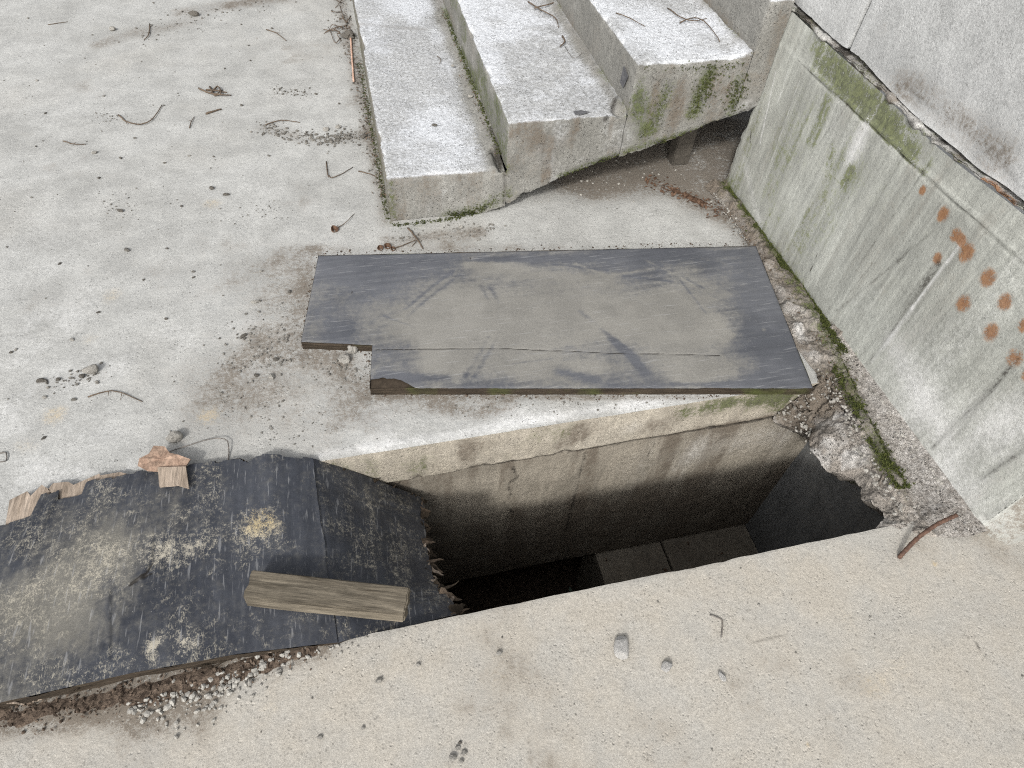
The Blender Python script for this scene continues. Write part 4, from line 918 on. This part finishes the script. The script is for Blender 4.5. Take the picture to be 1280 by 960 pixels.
# bare veneer showing where the film has peeled at the back edge
def bare_patch(pxs, z):
    pts = [gz(a, b, z) for a, b in pxs]; c = sum(pts)/len(pts); bm = bmesh.new(); vt = [bm.verts.new(p) for p in pts]; vb = [bm.verts.new(p-np.array([0, 0, .006])) for p in pts]
    bm.faces.new(vt)
    for i in range(len(pts)): j = (i+1) % len(pts); bm.faces.new((vt[j], vt[i], vb[i], vb[j]))
    bmesh.ops.recalc_face_normals(bm, faces=bm.faces); me = bpy.data.meshes.new('bare_veneer'); bm.to_mesh(me); bm.free(); return link('bare_veneer', me, M_bare, sheet)
bare_patch([(-8, 690), (6, 660), (12, 625), (34, 614), (38, 620), (52, 606), (62, 612), (60, 640), (42, 655), (30, 672), (14, 680), (2, 688)], .0175)
bare_patch([(60, 612), (66, 604), (85, 602), (92, 606), (110, 598), (124, 592), (130, 600), (118, 618), (104, 626), (88, 622), (74, 626)], .0175)
bare_patch([(197, 584), (232, 583), (236, 610), (222, 606), (199, 608)], .047)
bare_patch([(126, 594), (150, 590), (158, 592), (156, 598), (130, 600)], .0175)
# splintered layers at the snapped end and along the sagging back edge
def sliver(p, d, L, W_, mat, seed):
    r_ = random.Random(seed); d = Vector(d).normalized(); sd2 = d.cross(Vector((0, 0, 1))).normalized(); up_ = sd2.cross(d)
    p = Vector(tuple(p)); n = 7; vs = []; fs = []
    for i in range(n):
        t = i/(n-1); w_ = W_*(1-t**1.6)*(1+.35*r_.uniform(-1, 1))+.0006; c = p+d*L*t+up_*(.012*t*t*r_.uniform(-1, .4)+r_.uniform(-.0008, .0008))
        for q in (-1, 1):
            for h in (0, -.0032): vs.append(c+sd2*w_*q+up_*h)
    for i in range(n-1):
        a_ = i*4; b_ = a_+4; fs += [(a_, a_+2, b_+2, b_), (a_+1, b_+1, b_+3, a_+3), (a_, b_, b_+1, a_+1), (a_+2, a_+3, b_+3, b_+2)]
    fs += [(0, 1, 3, 2), ((n-1)*4, (n-1)*4+2, (n-1)*4+3, (n-1)*4+1)]
    me = bpy.data.meshes.new('splinter'); me.from_pydata([tuple(v) for v in vs], [], fs); return link('splinter', me, mat, sheet)
for i in range(90):
    v = rng.random()**1.3; P = droop(np.array([.96]), np.array([v]))[0]
    P = P-np.array([0, 0, rng.uniform(.0, TH_)])
    sliver(P, (rng.uniform(.4, 1), rng.uniform(-.7, .35), rng.uniform(-.5, .1)), (.008+.05*rng.random()**2.5)*(1.25-v*.6), rng.uniform(.003, .016), M_bare if rng.random() < .12 else (M_ply if rng.random() < .6 else M_twig), i)
for i in range(16):
    u = rng.uniform(.1, .95); P = droop(np.array([u]), np.array([.985]))[0]-np.array([0, 0, rng.uniform(.002, .018)])
    sliver(P, (rng.uniform(.2, 1), rng.uniform(.1, .7), rng.uniform(-.4, .1)), rng.uniform(.01, .022), rng.uniform(.002, .006), M_ply, 90+i)
for i in range(26):
    u = rng.uniform(.05, .9); P = sheet_top(np.array([u]), np.array([.012]))[0]-np.array([0, 0, rng.uniform(.004, .03)])
    sliver(P, (rng.choice((-1, 1)), rng.uniform(-.35, -.05), rng.uniform(-.15, .05)), rng.uniform(.02, .06), rng.uniform(.0015, .004), M_ply if rng.random() < .75 else M_bare, 140+i)

# peeled flake of reddish bark/veneer behind the sheet
pts = [(172, 582), (174, 573), (186, 567), (192, 557), (206, 558), (212, 566), (222, 568), (238, 574), (232, 583), (216, 586), (200, 589), (184, 588)]
bm = bmesh.new(); rg = [gz(a, b, .040+.003*math.sin(i*1.3)) for i, (a, b) in enumerate(pts)]; c = sum(rg)/len(rg); vc = bm.verts.new(c+np.array([0, 0, .0015])); vv = [bm.verts.new(p) for p in rg]
mid = [bm.verts.new(c*.45+p*.55+np.array([0, 0, .0015*math.sin(k*2.4)+.001])) for k, p in enumerate(rg)]
for i in range(len(pts)):
    j = (i+1) % len(pts); bm.faces.new((vv[i], vv[j], mid[j], mid[i])); bm.faces.new((mid[i], mid[j], vc))
bmesh.ops.recalc_face_normals(bm, faces=bm.faces); me = bpy.data.meshes.new('wood_flake'); bm.to_mesh(me); bm.free()
o = link('wood_flake', me, M_flake, None, False); md = o.modifiers.new('t', 'SOLIDIFY'); md.thickness = .004
tag(o, 'peeled reddish brown wood flake on the back edge of the left plywood sheet', 'wood flake')

# ------------------------------------------------------------------ TIMBER OFFCUT
zt = .088
A, B = gz(314, 706, zt), gz(509, 739, zt-.012); A2, B2 = gz(305, 750, zt), gz(508, 767, zt-.012)
ex = ((B-A)+(B2-A2))*.5; Lx = np.linalg.norm(ex); ex = ex/Lx; eyv = ((A-A2)+(B-B2))*.5; Wd = np.linalg.norm(eyv-(eyv@ex)*ex); ez = np.cross(ex, eyv); ez /= np.linalg.norm(ez); ey = np.cross(ez, ex)
Tk = .05; me = bpy.data.meshes.new('timber_offcut'); bm = bmesh.new(); bmesh.ops.create_cube(bm, size=1)
bmesh.ops.scale(bm, vec=(Lx, Wd, Tk), verts=bm.verts); bmesh.ops.bevel(bm, geom=bm.edges[:], offset=.003, segments=2, affect='EDGES')
bmesh.ops.subdivide_edges(bm, edges=[e for e in bm.edges if e.calc_length() > .2], cuts=50); bmesh.ops.subdivide_edges(bm, edges=[e for e in bm.edges if .03 < e.calc_length() < .1], cuts=8, use_grid_fill=True)
for v in bm.verts:
    q = Vector((v.co.x*5, v.co.y*60, v.co.z*60)); n = mnoise.fractal(q, 1, 2, 3); v.co += v.co.normalized()*0; v.co.z += n*.0016*(1 if v.co.z > 0 else -1); v.co.y += mnoise.fractal(q+Vector((9, 9, 9)), 1, 2, 3)*.0016
    if abs(v.co.x) > Lx*.49: v.co.x += .004*mnoise.noise(Vector((v.co.y*70, v.co.z*70, v.co.x)))
    v.co.y += .003*math.sin(v.co.x*9)
bm.to_mesh(me); bm.free(); ob = link('timber_offcut', me, M_timber, None, False)
cc = (A+B+A2+B2)/4-ez*Tk/2
mw = Matrix.Identity(4)
for i in range(3): mw[i][0], mw[i][1], mw[i][2], mw[i][3] = ex[i], ey[i], ez[i], cc[i]
ob.matrix_world = mw; tag(ob, 'short weathered timber offcut lying across the snapped plywood sheet', 'timber')

# ------------------------------------------------------------------ REBAR stub
pts = [gz(1122, 699, -.01), gz(1128, 692, .012), gz(1148, 672, .035), gz(1172, 655, .055), gz(1196, 644, .066)]
me = tube_mesh('rebar', pts, .0054, 12, .95, sub=10, wob=.0006)
for i, v in enumerate(me.vertices):
    rowi = i//12
    if rowi % 3 == 0: v.co += (v.co-Vector(pts[2].tolist())).normalized()*0
o = link('rebar', me, M_rust, None, True); tag(o, 'bent rusty reinforcing bar sticking out of the floor below the wall end', 'rebar')

# ------------------------------------------------------------------ single stones and chips
def stone(px, py, size, mat, label, seed, ax=(1, .8, .6), rz=0, cat='stone', group=None, z=0.0, name='stone', sub=2, ang=.35, rough=.16, smooth=False):
    return put(name, rock_mesh(name, seed, ax, sub, ang, rough), mat, gz(px, py, z), size, rz, label, cat, group, smooth=smooth)
stone(776, 813, .036, M_chip, 'elongated grey concrete fragment on the near floor below the pit', 3, (.5, 1, .34), -.35, 'concrete fragment', name='concrete_fragment', ang=.5, rough=.08, sub=3)
stone(833, 834, .0145, M_chip, 'small white chip right of the elongated concrete fragment', 4, (1, .85, .6), .2, 'chip', name='stone_chip')
stone(902, 846, .0125, M_chip, 'small grey chip below the bent wire on the near floor', 5, (.7, 1, .5), .3, 'chip', name='stone_chip')
frag = empty('concrete_fragment', tuple(gz(434, 446)), 'two-lobed pale crumbly concrete fragment in the notch of the grey board', 'concrete fragment')
for (px, py, sz, sd_) in ((440, 439, .019, 6), (431, 451, .018, 8)):
    o = put('lump', rock_mesh('lump', sd_, (1, .85, .75), 3, .3, .3), M_white if sd_ == 6 else M_stone, gz(px, py), sz, .4*sd_); o.parent = frag; o.matrix_parent_inverse = Matrix.Translation(-Vector(frag.location))
stone(220, 549, .021, M_stone, 'rounded grey stone behind the peeled wood flake', 9, (1, .8, .75), 0, sub=3, ang=.2)
stone(117, 464, .022, M_stone, 'grey cylindrical stone in the debris at left, above the curved twig', 10, (1.2, .7, .7), .3)
stone(103, 471, .011, M_dark, 'dark crumb touching the cylindrical stone at left', 11)
stone(52, 477, .013, M_dark, 'dark flat stone left of the debris at far left', 12, (1.2, .7, .5))
stone(73, 475, .008, M_dark, 'tiny dark stone between the flat stone and the cylindrical stone', 13)
stone(56, 497, .007, M_white, 'tiny white chip below the dark flat stone at left', 14, cat='chip', name='stone_chip')
stone(340, 472, .012, M_white, 'pale angular stone left of the notched board corner', 15, (.8, 1.1, .6), .3)
stone(319, 378, .011, M_white, 'oval white pebble left of the grey board', 16, (1.3, .7, .5), .1, 'pebble', name='pebble')
stone(305, 420, .010, M_dark, 'dark elongated stone between the oval pebble and the pale angular stone', 17, (1.3, .6, .5), .6)
stone(321, 470, .008, M_dark, 'greenish dark pebble touching the pale angular stone', 18, cat='pebble', name='pebble')
stone(345, 450, .009, M_dark, 'dark round pebble above the pale angular stone', 19, cat='pebble', name='pebble')
stone(305, 460, .006, M_white, 'tiny white pebble left of the greenish dark pebble', 20, cat='pebble', name='pebble')
stone(576, 285, .011, M_white, 'white chip on the floor below the bottom step', 21, cat='chip', name='stone_chip')
stone(598, 300, .008, M_stone, 'grey chip behind the back edge of the grey board', 22, cat='chip', name='stone_chip')
stone(243, 20, .024, M_dark, 'large dark stone on the floor near the top left corner', 23, (1.3, .7, .6))
stone(141, 38, .018, M_stone, 'grey stone on the floor at the end of the dark streak', 24)
stone(435, 47, .034, M_dark, 'dark knobbly lump of dirt against the bottom step', 25, (1, 1, .7), 0, 'dirt lump', name='dirt_lump', sub=3, rough=.35)
stone(455, 172, .016, M_dark, 'dark brown clod against the bottom step in line with the crumb trail', 26, cat='dirt lump', name='dirt_lump', rough=.3)
stone(408, 163, .016, M_stone, 'largest grey crumb of the trail left of the bottom step', 27, rough=.3)
stone(423, 160, .014, M_stone, 'grey crumb in the trail nearest the bottom step', 28, rough=.3)
stone(543, 157, .009, M_dark, 'dark oval pebble on the first tread', 29, (1.4, .8, .5), -.2, 'pebble', z=SZ[0]+.002, name='pebble')
stone(566, 83, .009, M_white, 'white crumb at the back of the first tread', 30, cat='pebble', z=SZ[0]+.012, name='pebble')
stone(588, 121, .012, M_white, 'pale mortar crumb at the back of the first tread near its front', 31, cat='pebble', z=SZ[0]+.012, name='pebble')
for i, (px, py, sz, mt) in enumerate(((572, 935, .006, M_white), (566, 948, .0095, M_stone), (580, 941, .007, M_white), (577, 952, .006, M_stone), (575, 928, .005, M_dark))):
    stone(px, py, sz, mt, 'little pebble in the cluster at the bottom edge of the photo', 40+i, cat='pebble', group='pebble cluster at the bottom edge', name='pebble')
for i, (px, py, sz) in enumerate(((624, 817, .008), (474, 851, .0085), (523, 831, .006), (454, 910, .005), (948, 756, .004), (400, 922, .006))):
    stone(px, py, sz, M_stone, 'small grey pebble alone on the near floor in front of the pit', 50+i, cat='pebble', group='lone pebbles on the near floor', name='pebble')
PEB = [(45, 183), (119, 191), (151, 198), (40, 247), (265, 236), (283, 244), (275, 261), (151, 264), (159, 313), (209, 311), (227, 258), (46, 101), (57, 142), (116, 44), (205, 132), (302, 132), (321, 48), (281, 86), (106, 73), (124, 223), (242, 347), (326, 339), (9, 309), (336, 195), (424, 130), (267, 196), (237, 195), (123, 391), (242, 340), (208, 399), (362, 365), (20, 437), (55, 548), (93, 500), (14, 441), (192, 4), (35, 23), (228, 15), (370, 3), (340, 36), (311, 57), (90, 425), (206, 204), (169, 173), (313, 76), (395, 118), (130, 120), (75, 330), (180, 350)]
pm = [rock_mesh('pebble', 70+k, (1.15, .75, .5), 2, mat=(M_dark, M_stone, M_dark, M_grit, M_dark)[k]) for k in range(5)]
for i, (px, py) in enumerate(PEB):
    big = i in (1, 4, 5, 8, 7)
    o = put('pebble', pm[i % 5], None, gz(px, py), (.0115 if big else rng.uniform(.0045, .008)), rng.uniform(0, 3), 'small dark pebble lying loose on the floor left of the stairs', 'pebble', 'dark pebbles scattered over the left floor')

# ------------------------------------------------------------------ twigs, wires
twig([(148, 143), (158, 152), (176, 155), (190, 149), (203, 131)], .0032, label='long dark twig curved like a smile on the left floor')
twig([(110, 496), (135, 489), (152, 491), (178, 502)], .0022, label='thin arched twig on the floor above the left plywood sheet')
twig([(79, 176), (92, 180), (108, 180)], .0025, label='short thin twig at far left, left of the curved twig')
twig([(257, 142), (277, 136)], .0045, label='straight dark brown stick right of the curved twig', lift=0)
twig([(237, 160), (239, 152), (243, 146)], .0022, label='tiny upright twig left of the straight dark stick')
twig([(333, 37), (345, 41), (358, 51)], .0028, label='thin bent twig near the top left of the floor')
twig([(60, 31), (85, 27)], .002, label='straight thin twig in the top left corner', lift=0)
twig([(187, 30), (186, 42), (180, 50)], .003, label='small hooked twig beside the dark streak')
twig([(408, 202), (411, 221), (425, 218), (441, 209)], .0024, label='forked twig left of the bottom step')
twig([(448, 214), (462, 217), (472, 222)], .0026, label='small dark twig touching the bottom step')
twig([(438, 42), (440, 70), (442, 102)], .0055, mat=M_pale_twig, label='pinkish straight stick lying beside the bottom step', cat='stick', name='stick', lift=0, taper=.8)
twig([(330, 157), (352, 150), (375, 153)], .0025, label='pale thin twig crossing the crumb trail')
twig([(510, 285), (520, 297), (529, 311)], .0035, label='dark twig leaning towards the grey board behind its back edge')
twig([(207, 566), (232, 558), (262, 549), (284, 551), (285, 578)], .0016, mat=M_wire, label='long hooked wire between the round stone and the left sheet', cat='wire', name='wire', lift=.015, taper=1)
twig([(887, 768), (902, 775), (903, 781), (902, 797)], .0018, mat=M_wire, label='bent wire on the near floor, right of the pit chips', cat='wire', name='wire', lift=.001, taper=1)
twig([(0, 566), (8, 566), (7, 576), (-2, 578)], .002, mat=M_wire, label='hooked wire end at the left edge of the photo', cat='wire', name='wire', lift=.002)
twig([(703, 45), (706, 52), (700, 58)], .004, label='dark hooked twig on the second tread', z=SZ[1]+.004)
twig([(706, 58), (716, 72), (726, 68), (727, 60)], .0013, mat=M_wire, label='curled thin stalk on the second tread', cat='stalk', name='stalk', z=SZ[1]+.004)
twig([(660, 2), (676, 12), (694, 22), (698, 34)], .003, label='branching twig at the back of the second tread', z=SZ[1]+.006)
twig([(668, 10), (690, 4), (706, -2)], .003, label='second twig crossing the branching twig', z=SZ[1]+.009)
twig([(546, 70), (551, 74), (549, 80)], .0016, label='tiny hooked stalk on the first tread', cat='stalk', name='stalk', z=SZ[0]+.004)
twig([(835, 10), (852, 22), (868, 26), (886, 22)], .0022, label='curved stalk on the third tread', cat='stalk', name='stalk', z=SZ[2]+.004)
twig([(850, 28), (868, 22), (884, 30), (900, 52)], .0024, label='longer curved stalk reaching the back of the third tread', cat='stalk', name='stalk', z=SZ[2]+.006)
twig([(770, 16), (790, 24), (806, 33)], .002, label='thin straight stalk near the edge of the third tread', cat='stalk', name='stalk', z=SZ[2]+.004)
# seed pod with stalk
pod = empty('seed_pod', tuple(gz(418, 287)), 'open brown seed pod with a long stalk, near the back left corner of the board', 'seed pod')
def husk(c, r, mat, par, seed):
    bm = bmesh.new(); bmesh.ops.create_uvsphere(bm, u_segments=14, v_segments=8, radius=r)
    for v in [v for v in bm.verts if v.co.z > r*.35]: bm.verts.remove(v)
    for v in bm.verts:
        v.co *= 1+.25*mnoise.noise(v.co*90+Vector((seed, 0, 0))); v.co.z += r*.8
    me = bpy.data.meshes.new('husk'); bm.to_mesh(me); bm.free(); o = link('husk', me, mat, par, False); o.location = c; o.rotation_euler = (.3, .2, 0)
    md = o.modifiers.new('t', 'SOLIDIFY'); md.thickness = .0015; o.matrix_parent_inverse = Matrix.Translation(-Vector(par.location)); return o
husk(tuple(gz(418, 288)), .014, M_leaf, pod, 1)
twig([(420, 286), (432, 278), (443, 267)], .0018, 'stalk', parent=pod, lift=.008)
pod2 = empty('leaf_clump', tuple(gz(482, 311)), 'crumpled brown leaf clump touching the back edge of the grey board', 'leaf clump')
for i, (px, py, r_) in enumerate(((475, 311, .011), (484, 309, .012), (491, 312, .009))): husk(tuple(gz(px, py)), r_, M_leaf, pod2, 5+i)
twig([(488, 311), (500, 308), (520, 300), (515, 308)], .0022, 'stalk', parent=pod2)
# dark dead plant on the left floor
dp = empty('dead_plant', tuple(gz(268, 114)), 'dark tangled scrap of dead plant on the left floor', 'dead plant')
for i, pl in enumerate(([(248, 110), (262, 116), (275, 118), (289, 119)], [(262, 108), (268, 118), (278, 112)], [(264, 116), (272, 108), (276, 116), (268, 120)], [(258, 112), (270, 113), (284, 116)])): twig(pl, .0042, 'stem', parent=dp, lift=.008, wob=.003)
# weeds and bits by the bottom step
sh = empty('dead_plant', tuple(gz(430, 20)), 'dry dark stalks heaped against the bottom step', 'dead plant')
for i in range(12):
    a = rng.uniform(424, 440); b = rng.uniform(-5, 52); twig([(a, b), (a-rng.uniform(4, 14), b+rng.uniform(-8, 8)), (a-rng.uniform(8, 24), b+rng.uniform(-14, 10))], .0025, 'stem', parent=sh, lift=.012, wob=.004)
# grey leaf shards on the stair
def shard(pts, name, label):
    me = bpy.data.meshes.new(name); n = len(pts); off = Vector((0, 0, .0015)); me.from_pydata([tuple(p) for p in pts], [], [tuple(range(n))]); o = link(name, me, M_greyleaf, None, False)
    md = o.modifiers.new('t', 'SOLIDIFY'); md.thickness = .002; md.offset = 0; return tag(o, label, 'leaf shard')
xr = SX[2]-.005
shard([gx(a, b, xr) for a, b in ((780, 82), (785, 96), (779, 110), (775, 102), (777, 94))], 'leaf_shard', 'dark grey leaf shard stuck on the riser below the third tread')
shard([gz(a, b, SZ[1]+.006) for a, b in ((717, 139), (726, 138), (737, 140), (728, 143), (719, 143))], 'leaf_shard', 'dark grey leaf shard lying on the front of the second tread')
